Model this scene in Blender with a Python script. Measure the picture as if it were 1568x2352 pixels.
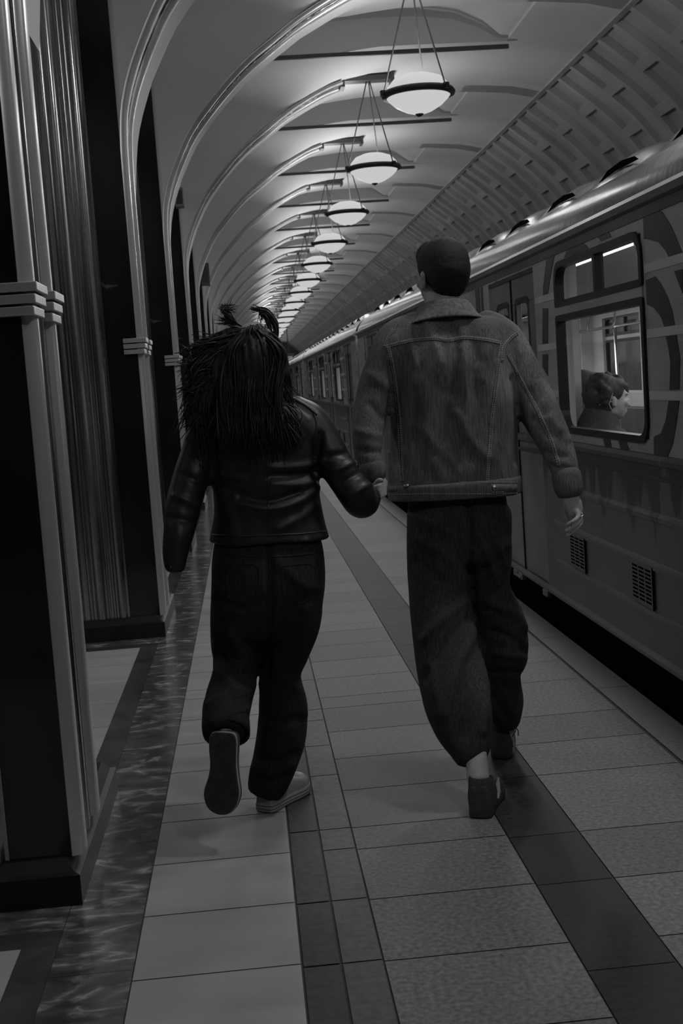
import bpy, bmesh, math, random
import numpy as np
from mathutils import Vector, Matrix, noise
from mathutils.bvhtree import BVHTree
random.seed(7); np.random.seed(7)
for o in list(bpy.data.objects): bpy.data.objects.remove(o)
SC = bpy.context.scene
COL = SC.collection

# ------------------------------------------------------------------ camera
FPX = 2900.0; CAMH = 1.42
def _axes(vp=(558, 890), r=.07):
    Y = np.array([vp[0]-784, -(vp[1]-1176), -FPX], float); Y /= np.linalg.norm(Y)
    X = np.array([1, r, 0.]); X -= X.dot(Y)*Y; X /= np.linalg.norm(X)
    return np.array([X, Y, np.cross(X, Y)])
RW = _axes()                       # camera vector -> world vector
cam_d = bpy.data.cameras.new('camera'); cam = bpy.data.objects.new('camera', cam_d); COL.objects.link(cam)
cam_d.sensor_fit = 'VERTICAL'; cam_d.sensor_height = 36.0; cam_d.lens = 36.0*FPX/2352
cam_d.clip_start = .05; cam_d.clip_end = 400
cam.matrix_world = Matrix.Translation((0, 0, CAMH)) @ Matrix(RW.tolist()).to_4x4()
SC.camera = cam
cam_d.dof.use_dof = True; cam_d.dof.focus_distance = 4.8; cam_d.dof.aperture_fstop = 9.0
CAMP = np.array([0, 0, CAMH])
def ray(px, py): return RW @ np.array([px-784, -(py-1176), -FPX])
def at(px, py, y):                 # pixel -> world point at depth y
    d = ray(px, py); return Vector(CAMP + d*(y/d[1]))
def atX(px, py, x):
    d = ray(px, py); return Vector(CAMP + d*(x/d[0]))
def proj(P):                       # n x 3 world -> n x 2 px
    c = (np.asarray(P)-CAMP) @ RW
    return np.stack([784+FPX*c[:, 0]/-c[:, 2], 1176-FPX*c[:, 1]/-c[:, 2]], 1)

# ------------------------------------------------------------------ light levels
LAMP_DOWN = 22.0; LAMP_UP = 11.0; LAMP_ROUND = 21.0; LAMP_GLASS = .56; CAR_LIGHT = 5.0; HALL_LAMP = 30.0
w = bpy.data.worlds.new('world'); SC.world = w; w.use_nodes = True
w.node_tree.nodes['Background'].inputs[0].default_value = (.5, .5, .5, 1)
w.node_tree.nodes['Background'].inputs[1].default_value = .006
SC.view_settings.view_transform = 'Standard'; SC.view_settings.look = 'None'
SC.view_settings.exposure = 0; SC.view_settings.gamma = 1; SC.view_settings.use_curve_mapping = False

# ------------------------------------------------------------------ materials
def nodes(name):
    m = bpy.data.materials.new(name); m.use_nodes = True
    nt = m.node_tree; return m, nt, nt.nodes['Principled BSDF']
def N(nt, t, **kw):
    n = nt.nodes.new(t)
    for k, v in kw.items():
        if k.startswith('i_'): n.inputs[k[2:]].default_value = v
        else: setattr(n, k, v)
    return n
def coords(nt, scale=(1, 1, 1), kind='Object'):
    tc = N(nt, 'ShaderNodeTexCoord'); mp = N(nt, 'ShaderNodeMapping'); mp.inputs['Scale'].default_value = scale
    nt.links.new(tc.outputs[kind], mp.inputs[0]); return mp.outputs[0]
def ramp(nt, fac, stops):
    r = N(nt, 'ShaderNodeValToRGB'); e = r.color_ramp.elements
    while len(e) < len(stops): e.new(.5)
    for i, (p, v) in enumerate(stops): e[i].position = p; e[i].color = (v, v, v, 1)
    nt.links.new(fac, r.inputs[0]); return r.outputs[0]
def mat(name, v, rough=.5, metal=0, var=.15, scale=(4, 4, 4), detail=4, bump=0, bscale=None, bdist=.002, coat=0, spec=.5, tint=False, v2=None, stops=None, rvar=0):
    m, nt, b = nodes(name)
    co = coords(nt, scale); nz = N(nt, 'ShaderNodeTexNoise', i_Scale=1.0, i_Detail=float(detail)); nt.links.new(co, nz.inputs['Vector'])
    st = stops or [(.3, v*(1-var)), (.7, v*(1+var))]
    c = ramp(nt, nz.outputs['Fac'], st)
    if tint:
        a = N(nt, 'ShaderNodeAttribute'); a.attribute_name = 'tint'
        mx = N(nt, 'ShaderNodeMix', data_type='RGBA', blend_type='MULTIPLY'); mx.inputs[0].default_value = 1
        nt.links.new(c, mx.inputs[6]); nt.links.new(a.outputs['Color'], mx.inputs[7]); c = mx.outputs[2]
    nt.links.new(c, b.inputs['Base Color'])
    b.inputs['Roughness'].default_value = rough; b.inputs['Metallic'].default_value = metal
    b.inputs['Specular IOR Level'].default_value = spec
    if coat: b.inputs['Coat Weight'].default_value = coat; b.inputs['Coat Roughness'].default_value = .08
    if rvar:
        nt.links.new(ramp(nt, nz.outputs['Fac'], [(.3, max(rough-rvar, .02)), (.7, rough+rvar)]), b.inputs['Roughness'])
    if bump:
        bs = coords(nt, bscale or tuple(8*s for s in scale)); n2 = N(nt, 'ShaderNodeTexNoise', i_Scale=1.0, i_Detail=3.0); nt.links.new(bs, n2.inputs['Vector'])
        bp = N(nt, 'ShaderNodeBump', i_Strength=float(bump), i_Distance=bdist); nt.links.new(n2.outputs['Fac'], bp.inputs['Height']); nt.links.new(bp.outputs[0], b.inputs['Normal'])
    return m
def emis(name, v):
    m, nt, b = nodes(name); b.inputs['Base Color'].default_value = (.05, .05, .05, 1); b.inputs['Roughness'].default_value = .3
    b.inputs['Emission Color'].default_value = (1, 1, 1, 1); b.inputs['Emission Strength'].default_value = v; return m
def marble(name, base, vein, scale=2.0, width=.03, rough=.12, soft=.25, stretch=(1, 1, 1), mottled=False, coat=0):
    m, nt, b = nodes(name)
    co = coords(nt, tuple(scale*s for s in stretch))
    n1 = N(nt, 'ShaderNodeTexNoise', i_Scale=1.0, i_Detail=6.0, i_Distortion=1.2); nt.links.new(co, n1.inputs['Vector'])
    s = N(nt, 'ShaderNodeMath', operation='SUBTRACT'); s.inputs[1].default_value = .5; nt.links.new(n1.outputs['Fac'], s.inputs[0])
    a = N(nt, 'ShaderNodeMath', operation='ABSOLUTE'); nt.links.new(s.outputs[0], a.inputs[0])
    veins = ramp(nt, a.outputs[0], [(0, 1), (width, soft if mottled else 0), (width*3, 0)])
    n2 = N(nt, 'ShaderNodeTexNoise', i_Scale=3.3, i_Detail=5.0); nt.links.new(co, n2.inputs['Vector'])
    msk = ramp(nt, n2.outputs['Fac'], [(.42 if mottled else .56, 0), (.62 if mottled else .68, 1)])
    mu = N(nt, 'ShaderNodeMath', operation='MULTIPLY'); nt.links.new(veins, mu.inputs[0]); nt.links.new(msk, mu.inputs[1])
    cb = ramp(nt, n2.outputs['Fac'], [(.3, base*.6), (.7, base*1.4)])
    mx = N(nt, 'ShaderNodeMix', data_type='RGBA'); nt.links.new(mu.outputs[0], mx.inputs[0]); nt.links.new(cb, mx.inputs[6]); mx.inputs[7].default_value = (vein, vein, vein, 1)
    nt.links.new(mx.outputs[2], b.inputs['Base Color']); b.inputs['Roughness'].default_value = rough
    return m

M = {}
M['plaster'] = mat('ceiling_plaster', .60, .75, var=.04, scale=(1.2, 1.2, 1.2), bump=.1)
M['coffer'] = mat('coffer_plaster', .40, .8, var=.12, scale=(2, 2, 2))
M['dark_wall'] = mat('dark_tunnel_wall', .05, .7)
M['black'] = mat('black_void', .006, .9, spec=0)
M['grout'] = mat('floor_grout', .035, .8)
M['floor_light'] = mat('pale_polished_limestone', .30, .34, var=.08, scale=(1.5, 9, 1), tint=True, bump=.05, rvar=.06, spec=.35)
M['floor_slab'] = mat('speckled_granite', .165, .62, var=.4, scale=(70, 70, 70), detail=6, tint=True, bump=.25, bscale=(120, 120, 120), bdist=.001, rvar=.08, spec=.2)
M['floor_dark'] = mat('dark_granite', .034, .6, var=.4, scale=(50, 50, 50), tint=True, rvar=.07, spec=.18)
M['floor_mid'] = mat('grey_stone_strip', .085, .5, var=.25, scale=(40, 40, 40), tint=True, spec=.2)
M['floor_mid2'] = mat('dark_grey_stone_strip', .05, .5, var=.25, scale=(40, 40, 40), tint=True, spec=.15)
M['floor_marble'] = marble('veined_floor_marble', .07, .34, 3.0, .028, .2, soft=.35, stretch=(1, 1.7, 1), mottled=True)
M['floor_edge'] = mat('very_dark_polished_border', .05, .18, var=.3, scale=(6, 6, 6), tint=True)
M['curb'] = mat('platform_edge_granite', .17, .45, var=.3, scale=(60, 60, 60), tint=True)
M['black_marble'] = marble('black_marble', .010, .12, 1.1, .012, .12, stretch=(1, 1, .5))
M['plinth'] = mat('dull_black_plinth_stone', .012, .38, var=.3, spec=.25)
M['steel'] = mat('ribbed_stainless_steel', .36, .24, metal=1, var=.25, scale=(30, 30, .8), rvar=.1)
M['steel_light'] = mat('pale_steel_moulding', .50, .3, metal=.6, var=.1, scale=(10, 10, 1))
M['steel_dark'] = mat('dark_steel_groove', .10, .35, metal=.7)
M['bronze'] = mat('dark_lamp_metal', .06, .4, metal=.6)
M['cable'] = mat('lamp_cable', .14, .4, metal=.7)
M['lamp_glass'] = emis('glowing_lamp_glass', LAMP_GLASS)
M['body'] = mat('grey_train_paint', .46, .3, var=.12, scale=(8, 1.5, 8), coat=.25, rvar=.06)
M['roof'] = mat('glossy_train_roof', .05, .15, metal=0, var=.2, scale=(6, 1, 6), bump=.25, bscale=(5, 12, 5), bdist=.004, coat=0, spec=.35)
M['gutter'] = mat('train_gutter', .19, .45, var=.15)
M['rubber'] = mat('black_rubber', .008, .35)
M['graphic_dark'] = mat('dark_livery_film', .045, .35, coat=.2)
M['graphic_light'] = mat('pale_livery_band', .62, .4)
M['door'] = mat('train_door_paint', .2, .35)
M['inside'] = mat('pale_interior_laminate', .42, .45, var=.06)
M['inside_dark'] = mat('interior_floor', .06, .5)
M['seat'] = mat('bench_upholstery', .05, .6)
M['chrome'] = mat('handrail_chrome', .6, .15, metal=1)
M['tube_light'] = emis('carriage_light_diffuser', 1.6)
M['undercar'] = mat('undercar_black', .006, .9, spec=0)
M['latch'] = mat('worn_metal_fitting', .3, .4, metal=.8)
M['digits'] = emis('clock_digits', .35)
M['clock'] = mat('clock_housing', .006, .5)
# lower body with darker flame shapes under the waist rail
def lower_body():
    m, nt, b = nodes('train_lower_panel_paint')
    co = coords(nt, (1, 9, 1.6)); n1 = N(nt, 'ShaderNodeTexNoise', i_Scale=1.0, i_Detail=3.0, i_Distortion=.6); nt.links.new(co, n1.inputs['Vector'])
    sep = N(nt, 'ShaderNodeSeparateXYZ'); nt.links.new(coords(nt), sep.inputs[0])
    h = N(nt, 'ShaderNodeMapRange'); h.inputs[1].default_value = .55; h.inputs[2].default_value = 1.02; h.inputs[3].default_value = -.25; h.inputs[4].default_value = .22
    nt.links.new(sep.outputs[2], h.inputs[0])
    ad = N(nt, 'ShaderNodeMath', operation='ADD'); nt.links.new(n1.outputs['Fac'], ad.inputs[0]); nt.links.new(h.outputs[0], ad.inputs[1])
    c = ramp(nt, ad.outputs[0], [(.50, .15), (.58, .06), (.8, .05)])
    nt.links.new(c, b.inputs['Base Color']); b.inputs['Roughness'].default_value = .42; return m
M['lower'] = lower_body()
def pane():
    m, nt, b = nodes('window_glass'); out = nt.nodes['Material Output']; nt.nodes.remove(b)
    t = N(nt, 'ShaderNodeBsdfTransparent'); t.inputs[0].default_value = (.8, .8, .8, 1)
    g = N(nt, 'ShaderNodeBsdfGlossy', i_Roughness=.03); g.inputs[0].default_value = (.9, .9, .9, 1)
    lw = N(nt, 'ShaderNodeLayerWeight', i_Blend=.2); f = N(nt, 'ShaderNodeMath', operation='MULTIPLY_ADD'); nt.links.new(lw.outputs['Facing'], f.inputs[0]); f.inputs[1].default_value = .35; f.inputs[2].default_value = .03; mx = N(nt, 'ShaderNodeMixShader')
    nt.links.new(f.outputs[0], mx.inputs[0]); nt.links.new(t.outputs[0], mx.inputs[1]); nt.links.new(g.outputs[0], mx.inputs[2]); nt.links.new(mx.outputs[0], out.inputs[0]); return m
M['pane'] = pane()
def denim(name, v, worn=2.2, lines=320):
    m, nt, b = nodes(name)
    co = coords(nt, (3, 3, 2)); n1 = N(nt, 'ShaderNodeTexNoise', i_Scale=2.0, i_Detail=5.0); nt.links.new(co, n1.inputs['Vector'])
    c1 = ramp(nt, n1.outputs['Fac'], [(.35, v*.75), (.55, v), (.75, v*worn)])
    cs = coords(nt, (lines, lines, 14)); n2 = N(nt, 'ShaderNodeTexNoise', i_Scale=1.0, i_Detail=2.0); nt.links.new(cs, n2.inputs['Vector'])
    c2 = ramp(nt, n2.outputs['Fac'], [(.3, .6), (.7, 1.4)])
    mx = N(nt, 'ShaderNodeMix', data_type='RGBA', blend_type='MULTIPLY'); mx.inputs[0].default_value = 1
    nt.links.new(c1, mx.inputs[6]); nt.links.new(c2, mx.inputs[7]); nt.links.new(mx.outputs[2], b.inputs['Base Color'])
    b.inputs['Roughness'].default_value = .85; b.inputs['Specular IOR Level'].default_value = .2
    bp = N(nt, 'ShaderNodeBump', i_Strength=.5, i_Distance=.001); nt.links.new(n2.outputs['Fac'], bp.inputs['Height']); nt.links.new(bp.outputs[0], b.inputs['Normal'])
    return m
M['denim'] = denim('washed_denim', .125)
M['denim_seam'] = mat('denim_seam', .13, .85, var=.4, scale=(90, 90, 90))
M['stitch'] = mat('pale_stitching', .42, .8, var=.2)
M['trouser_m'] = denim('dark_trouser_cloth', .040, 1.6, 200)
M['trouser_w'] = denim('black_denim', .022, 1.5, 220)
M['leather'] = mat('black_leather', .014, .47, var=.3, scale=(20, 20, 20), bump=.35, bscale=(160, 160, 160), bdist=.0008, spec=.5)
M['skin'] = mat('skin', .36, .5, var=.08, scale=(30, 30, 30), spec=.3)
M['hair'] = mat('dark_hair', .013, .5, var=.4, scale=(300, 300, 30), bump=.4, bscale=(500, 500, 40), bdist=.001)
M['hair_short'] = mat('short_dark_hair', .010, .7, var=.4, scale=(120, 120, 120), bump=.8, bscale=(350, 350, 350), bdist=.003)
M['hair_pass'] = mat('brown_hair', .022, .7, var=.5, scale=(90, 90, 90), bump=.6, bscale=(200, 200, 200), bdist=.003)
M['suede'] = mat('dark_suede', .04, .85, var=.3, scale=(40, 40, 40))
M['rubber_white'] = mat('pale_rubber_foxing', .34, .5)
M['canvas'] = mat('pale_canvas', .24, .8, var=.15)
M['sole'] = mat('dark_rubber_sole', .035, .7, var=.3, scale=(40, 40, 40))
M['metal'] = mat('metal_button', .5, .3, metal=1)
M['knit'] = mat('dark_coat_wool', .045, .9, var=.3, scale=(40, 40, 40))
M['eye'] = mat('eye', .4, .2)

# ------------------------------------------------------------------ mesh helpers
class MB:
    def __init__(s): s.v = []; s.f = []; s.m = []; s.t = []
    def add(s, vs, fs, mi=0, tint=1.0):
        o = len(s.v); s.v += [tuple(p) for p in vs]
        for f in fs: s.f.append([i+o for i in f]); s.m.append(mi); s.t.append(tint)
    def box(s, x0, x1, y0, y1, z0, z1, mi=0, tint=1.0):
        vs = [(x0, y0, z0), (x1, y0, z0), (x1, y1, z0), (x0, y1, z0), (x0, y0, z1), (x1, y0, z1), (x1, y1, z1), (x0, y1, z1)]
        s.add(vs, [(0, 3, 2, 1), (4, 5, 6, 7), (0, 1, 5, 4), (1, 2, 6, 5), (2, 3, 7, 6), (3, 0, 4, 7)], mi, tint)
    def quad(s, a, b, c, d, mi=0, tint=1.0): s.add([a, b, c, d], [(0, 1, 2, 3)], mi, tint)
    def tube(s, pts, rad, n=8, mi=0, cap=True, flat=None):
        pts = [Vector(p) for p in pts]; k = len(pts)
        if not hasattr(rad, '__len__'): rad = [rad]*k
        ref = None; rings = []
        for i, p in enumerate(pts):
            t = (pts[min(i+1, k-1)]-pts[max(i-1, 0)]).normalized()
            if ref is None: ref = Vector((0, 0, 1)) if abs(t.z) < .9 else Vector((1, 0, 0))
            a = t.cross(ref)
            if a.length < 1e-5: a = t.orthogonal()
            a.normalize(); b = a.cross(t); ref = b
            rings.append([p+(a*math.cos(2*math.pi*j/n)+b*math.sin(2*math.pi*j/n))*rad[i] for j in range(n)])
        vs = [q for r in rings for q in r]; fs = []
        for i in range(k-1):
            for j in range(n):
                fs.append((i*n+j, i*n+(j+1) % n, (i+1)*n+(j+1) % n, (i+1)*n+j))
        if cap: fs += [tuple(range(n))[::-1], tuple(range((k-1)*n, k*n))]
        s.add(vs, fs, mi)
    def lathe(s, prof, c, n=32, mi=0):
        vs = []; fs = []; k = len(prof)
        for r, z in prof:
            for j in range(n):
                a = 2*math.pi*j/n; vs.append((c[0]+r*math.cos(a), c[1]+r*math.sin(a), c[2]+z))
        for i in range(k-1):
            for j in range(n): fs.append((i*n+j, i*n+(j+1) % n, (i+1)*n+(j+1) % n, (i+1)*n+j))
        s.add(vs, fs, mi)
    def ell(s, c, r, n=20, m=12, rot=None, mi=0):
        c = Vector(c); vs = []; fs = []
        for i in range(1, m):
            th = math.pi*i/m
            for j in range(n):
                a = 2*math.pi*j/n
                p = Vector((r[0]*math.sin(th)*math.cos(a), r[1]*math.sin(th)*math.sin(a), r[2]*math.cos(th)))
                if rot: p = rot @ p
                vs.append(c+p)
        top = Vector((0, 0, r[2])); bot = Vector((0, 0, -r[2]))
        if rot: top = rot @ top; bot = rot @ bot
        vs += [c+top, c+bot]; L = (m-1)*n
        for i in range(m-2):
            for j in range(n): fs.append((i*n+j, (i+1)*n+j, (i+1)*n+(j+1) % n, i*n+(j+1) % n))
        for j in range(n): fs.append((L, j, (j+1) % n)); fs.append((L+1, (m-2)*n+(j+1) % n, (m-2)*n+j))
        s.add(vs, fs, mi)
    def prism(s, poly, axis, a0, a1, mi=0):   # poly 2d in the two other axes (order x,y,z minus axis)
        def P(u, v, w): return {'x': (w, u, v), 'y': (u, w, v), 'z': (u, v, w)}[axis]
        n = len(poly); vs = [P(u, v, a0) for u, v in poly]+[P(u, v, a1) for u, v in poly]
        fs = [tuple(range(n))[::-1], tuple(range(n, 2*n))]+[(i, (i+1) % n, n+(i+1) % n, n+i) for i in range(n)]
        s.add(vs, fs, mi)
    def build(s, name, mats, parent=None, smooth=False, recalc=True, bevel=0):
        me = bpy.data.meshes.new(name); me.from_pydata(s.v, [], s.f)
        if not isinstance(mats, (list, tuple)): mats = [mats]
        for m in mats: me.materials.append(m)
        me.polygons.foreach_set('material_index', s.m)
        if any(t != 1.0 for t in s.t):
            ca = me.color_attributes.new('tint', 'FLOAT_COLOR', 'CORNER')
            arr = []
            for p, t in zip(me.polygons, s.t): arr += [t, t, t, 1]*p.loop_total
            ca.data.foreach_set('color', arr)
        if recalc:
            bm = bmesh.new(); bm.from_mesh(me); bmesh.ops.recalc_face_normals(bm, faces=bm.faces); bm.to_mesh(me); bm.free()
        if smooth: me.polygons.foreach_set('use_smooth', [True]*len(me.polygons))
        me.update()
        o = bpy.data.objects.new(name, me); COL.objects.link(o)
        if parent: o.parent = parent
        if bevel:
            b = o.modifiers.new('bevel', 'BEVEL'); b.width = bevel; b.segments = 2; b.limit_method = 'ANGLE'
        return o
def autosmooth(o, ang=40):
    me = o.data; me.polygons.foreach_set('use_smooth', [True]*len(me.polygons))
    try: me.set_sharp_from_angle(angle=math.radians(ang))
    except Exception: pass
    return o
def tag(o, label, cat, group=None, kind=None):
    if label: o['label'] = label
    if cat: o['category'] = cat
    if group: o['group'] = group
    if kind: o['kind'] = kind
    return o
def struct(o): o['kind'] = 'structure'; return o
def empty(name, loc=(0, 0, 0)):
    o = bpy.data.objects.new(name, None); COL.objects.link(o); o.location = loc; o.empty_display_size = .1; return o
def copy_tree(o, parent=None):
    c = o.copy(); COL.objects.link(c)
    if parent: c.parent = parent
    for ch in list(o.children): copy_tree(ch, c)
    return c
def catmull(pts, k=6):
    P = np.array(pts, float); P = np.vstack([2*P[0]-P[1], P, 2*P[-1]-P[-2]]); out = []
    for i in range(1, len(P)-2):
        for j in range(k):
            t = j/k; a, b, c, d = P[i-1:i+3]
            out.append(.5*((2*b)+(c-a)*t+(2*a-5*b+4*c-d)*t*t+(3*b-a-3*c+d)*t**3))
    out.append(P[-2]); return np.array(out)

# ================================================================== THE STATION
PITCH = 3.87; F0 = 3.49; NP = 27; YEND = 112.0; NC = 28
Fk = lambda k: F0+PITCH*k
# ---- floor: every slab its own raised tile over dark grout
def add_tiles(mb, x0, x1, ys, mi, g=.0035, tv=.08):
    for a, b in zip(ys[:-1], ys[1:]):
        t = 1+random.uniform(-tv, tv)
        mb.quad((x0+g, a+g, 0), (x1-g, a+g, 0), (x1-g, b-g, 0), (x0+g, b-g, 0), mi, t if t != 1 else 1.001)
def seq(start, pats, lo=-3.0, hi=YEND):
    ys = [start]; i = 0
    while ys[-1] < hi: ys.append(ys[-1]+pats[i % len(pats)]); i += 1
    i = -1
    while ys[0] > lo: ys.insert(0, ys[0]-pats[i % len(pats)]); i -= 1
    return ys
fm = ['grout', 'floor_light', 'floor_slab', 'floor_dark', 'floor_mid', 'floor_mid2', 'floor_marble', 'floor_edge', 'curb']
fb = MB()
fb.quad((-7, -4, -.004), (1.6, -4, -.004), (1.6, YEND, -.004), (-7, YEND, -.004), 0)
add_tiles(fb, -.383, .035, seq(3.363, [.376, .376, .168, .376, .376]), 1, .0025, .06)
add_tiles(fb, .035, .132, seq(2.967, [.38, .56, .36, .52]), 5, .004)
add_tiles(fb, .132, .235, seq(2.967, [.38, .38, .18, .56]), 4, .003)
add_tiles(fb, .235, .700, seq(2.956, [.375, .38, .19, .375, .375]), 2, .0025, .1)
add_tiles(fb, .700, .917, seq(2.80, [.515, .37, .56]), 3, .002)
add_tiles(fb, .917, 1.432, seq(3.315, [.37, .56, .375]), 2, .0025, .12)
add_tiles(fb, 1.442, 1.598, seq(3.1, [1.12]), 8, .003)
add_tiles(fb, -.595, -.383, seq(3.05, [.9, 1.3, 1.1]), 6, .001, .15)
for k in range(-2, NC):
    f = Fk(k); a, b = f+1.09, f+PITCH-.255      # pale panel between two pillars
    add_tiles(fb, -6.5, -.595, [f-.16, f+1.09-.10], 6, .001)
    fb.quad((-6.5, a-.10, 0), (-.595, a-.10, 0), (-.595, a, 0), (-6.5, a, 0), 7, .9)
    fb.quad((-6.5, b, 0), (-.595, b, 0), (-.595, b+.097, 0), (-6.5, b+.097, 0), 7, .9)
    fb.quad((-.69, a, 0), (-.595, a, 0), (-.595, b, 0), (-.69, b, 0), 7, 1.1)
    add_tiles(fb, -6.5, -.69, list(np.linspace(a, b, 7)), 1, .0015)
floor = struct(fb.build('floor', [M[n] for n in fm], recalc=False))
eb = MB(); eb.box(1.30, 1.598, -4, YEND, -1.15, -.006)
struct(eb.build('trim_1', M['black']))
tb = MB(); tb.box(1.6, 6.4, -4, YEND+6, -1.3, -1.15); struct(tb.build('floor_track_bed', M['black']))

# ---- ceiling: main vault crossed by a barrel over every opening, with a sunk field in each crown
PX = [-.60, -.56, -.52, -.43, -.27, -.10, .10, .28, .46, .78, 1.2, 1.43, 1.78, 2.2, 3.2, 3.7, 4.1]
PZ = [2.60, 2.98, 3.15, 3.39, 3.69, 3.91, 4.12, 4.28, 4.41, 4.63, 4.85, 4.94, 5.0, 5.02, 5.03, 4.99, 4.90]
def main(x):
    return float(np.interp(x, PX, PZ))
def cross(t):
    a = min(abs(t), 1.0); return 4.25+.73*(1-a**4)**.25
xs = sorted(set([-.60, -.585, -.57, -.55, -.53, -.50, -.46, -.42, -.37, -.31, -.24, -.16, -.07, .03, .14, .25, .36, .46, .5, .62, .78, .95, 1.1, 1.3, 1.5, 1.78, 2.0, 2.2, 2.6, 2.9, 3.1, 3.2, 3.25, 3.5, 3.7, 3.9, 4.1]))
RX0, RX1 = .46, 3.2
def ceiling_strip(k, cb):
    f = Fk(k); c0, c1 = f+1.0, f+PITCH+.07; yc = (c0+c1)/2; hw = (c1-c0)/2
    ra, rb = f+1.22, f+3.03
    rows = [(f+.07, None), (f+1.0, None)]
    ts = [-1, -.998, -.99, -.97, -.94, -.9, -.84, -.77, -.7, -.6]
    ysr = [yc+hw*t for t in ts]+[ra]+list(np.linspace(ra, rb, 7))+[rb]+[yc+hw*t for t in (.7, .77, .84, .9, .94, .97, .99, .998, 1)]
    seen = 0
    for y in ysr: rows.append((y, (y-yc)/hw))
    rows.append((c1, None))
    grid = []
    nra = 0
    for i, (y, t) in enumerate(rows):
        r = []
        for x in xs:
            z = main(x)
            if t is not None and x < 3.25:
                cz = cross(t)
                d = cz-z; wgt = min(max((3.1-x)/1.3, 0), 1); z = z+wgt*(math.log1p(math.exp(min(d*14, 50)))/14 if x > -.45 else max(d, 0))
                z = min(z, 5.05) if x < 3.15 else main(x)
            r.append(z)
        grid.append(r)
    n = len(xs); base = len(cb.v)
    idx_ra = [i for i, (y, t) in enumerate(rows) if abs(y-ra) < 1e-9]; idx_rb = [i for i, (y, t) in enumerate(rows) if abs(y-rb) < 1e-9]
    i0, i1 = idx_ra[-1], idx_rb[0]
    j0, j1 = xs.index(.46), xs.index(3.2)
    vs = [(x, y, grid[i][j]) for i, (y, t) in enumerate(rows) for j, x in enumerate(xs)]
    fs = []
    for i in range(len(rows)-1):
        for j in range(n-1):
            if i0 <= i < i1 and j0 <= j < j1: continue
            fs.append((i*n+j, i*n+j+1, (i+1)*n+j+1, (i+1)*n+j))
    cb.add(vs, fs)
    # the sunk field itself: shallow barrel with upright ends
    sx = xs[j0:j1+1]; h = lambda x: 4.99+.36*(1-abs((x-(RX0+RX1)/2)/((RX1-RX0)/2))**3.2)
    m = len(sx); ii = list(range(i0, i1+1))
    rim = {(i, j): grid[i][j0+j] for i in ii for j in range(m)}
    vv = []; ff = []
    for i in ii:
        for j, x in enumerate(sx): vv.append((x, rows[i][0], h(x) if 0 < j < m-1 else rim[(i, j)]+.03))
    for a in range(len(ii)-1):
        for j in range(m-1): ff.append((a*m+j, a*m+j+1, (a+1)*m+j+1, (a+1)*m+j))
    cb.add(vv, ff)
    for i in (i0, i1):      # end walls
        a = [(x, rows[i][0], rim[(i, j)]) for j, x in enumerate(sx)]; b = [(x, rows[i][0], h(x) if 0 < j < m-1 else rim[(i, j)]+.03) for j, x in enumerate(sx)]
        cb.add(a+b, [(j, j+1, m+j+1, m+j) for j in range(m-1)])
    for j, x in ((0, sx[0]), (m-1, sx[-1])):
        a = [(x, rows[i][0], rim[(i, j)]) for i in ii]; b = [(x, rows[i][0], rim[(i, j)]+.03) for i in ii]; q = len(ii)
        cb.add(a+b, [(u, u+1, q+u+1, q+u) for u in range(q-1)])
    return yc, ra, rb
cb = MB(); lb = MB()
for k in range(-2, NC-1):
    yc, ra, rb = ceiling_strip(k, cb)
    z = 4.965
    lb.box(RX0-.02, RX1+.02, rb-.012, rb+.03, z-.012, z+.03)      # far lip of the sunk field, its shadow line put in as dark strip
ce = struct(cb.build('ceiling', M['plaster'], recalc=False)); autosmooth(ce, 32)
struct(lb.build('trim_2', M['steel_dark']))
# ---- coffered shell over the track
ARC = catmull([(4.10, 4.90), (4.33, 4.72), (4.6, 4.50), (4.88, 4.23), (5.13, 3.90), (5.33, 3.5), (5.46, 3.05), (5.52, 2.5), (5.52, 1.9), (5.5, 1.2)], 8)
dl = np.r_[0, np.cumsum(np.linalg.norm(np.diff(ARC, axis=0), axis=1))]
def arc(s):
    x = np.interp(s, dl, ARC[:, 0]); z = np.interp(s, dl, ARC[:, 1]); e = .02
    tx = np.interp(s+e, dl, ARC[:, 0])-np.interp(s-e, dl, ARC[:, 0]); tz = np.interp(s+e, dl, ARC[:, 1])-np.interp(s-e, dl, ARC[:, 1]); l = math.hypot(tx, tz)+1e-9
    return x, z, -tz/l, tx/l          # outward normal (towards rock)
kb = MB(); RP = .582; SMAX = float(dl[-1])-.05
def pt(s, y, d):
    x, z, nx, nz = arc(s); return (x+nx*d, y, z+nz*d)
nr0 = int((4.0-13.9)/RP); nr1 = int((YEND-13.9)/RP)
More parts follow.
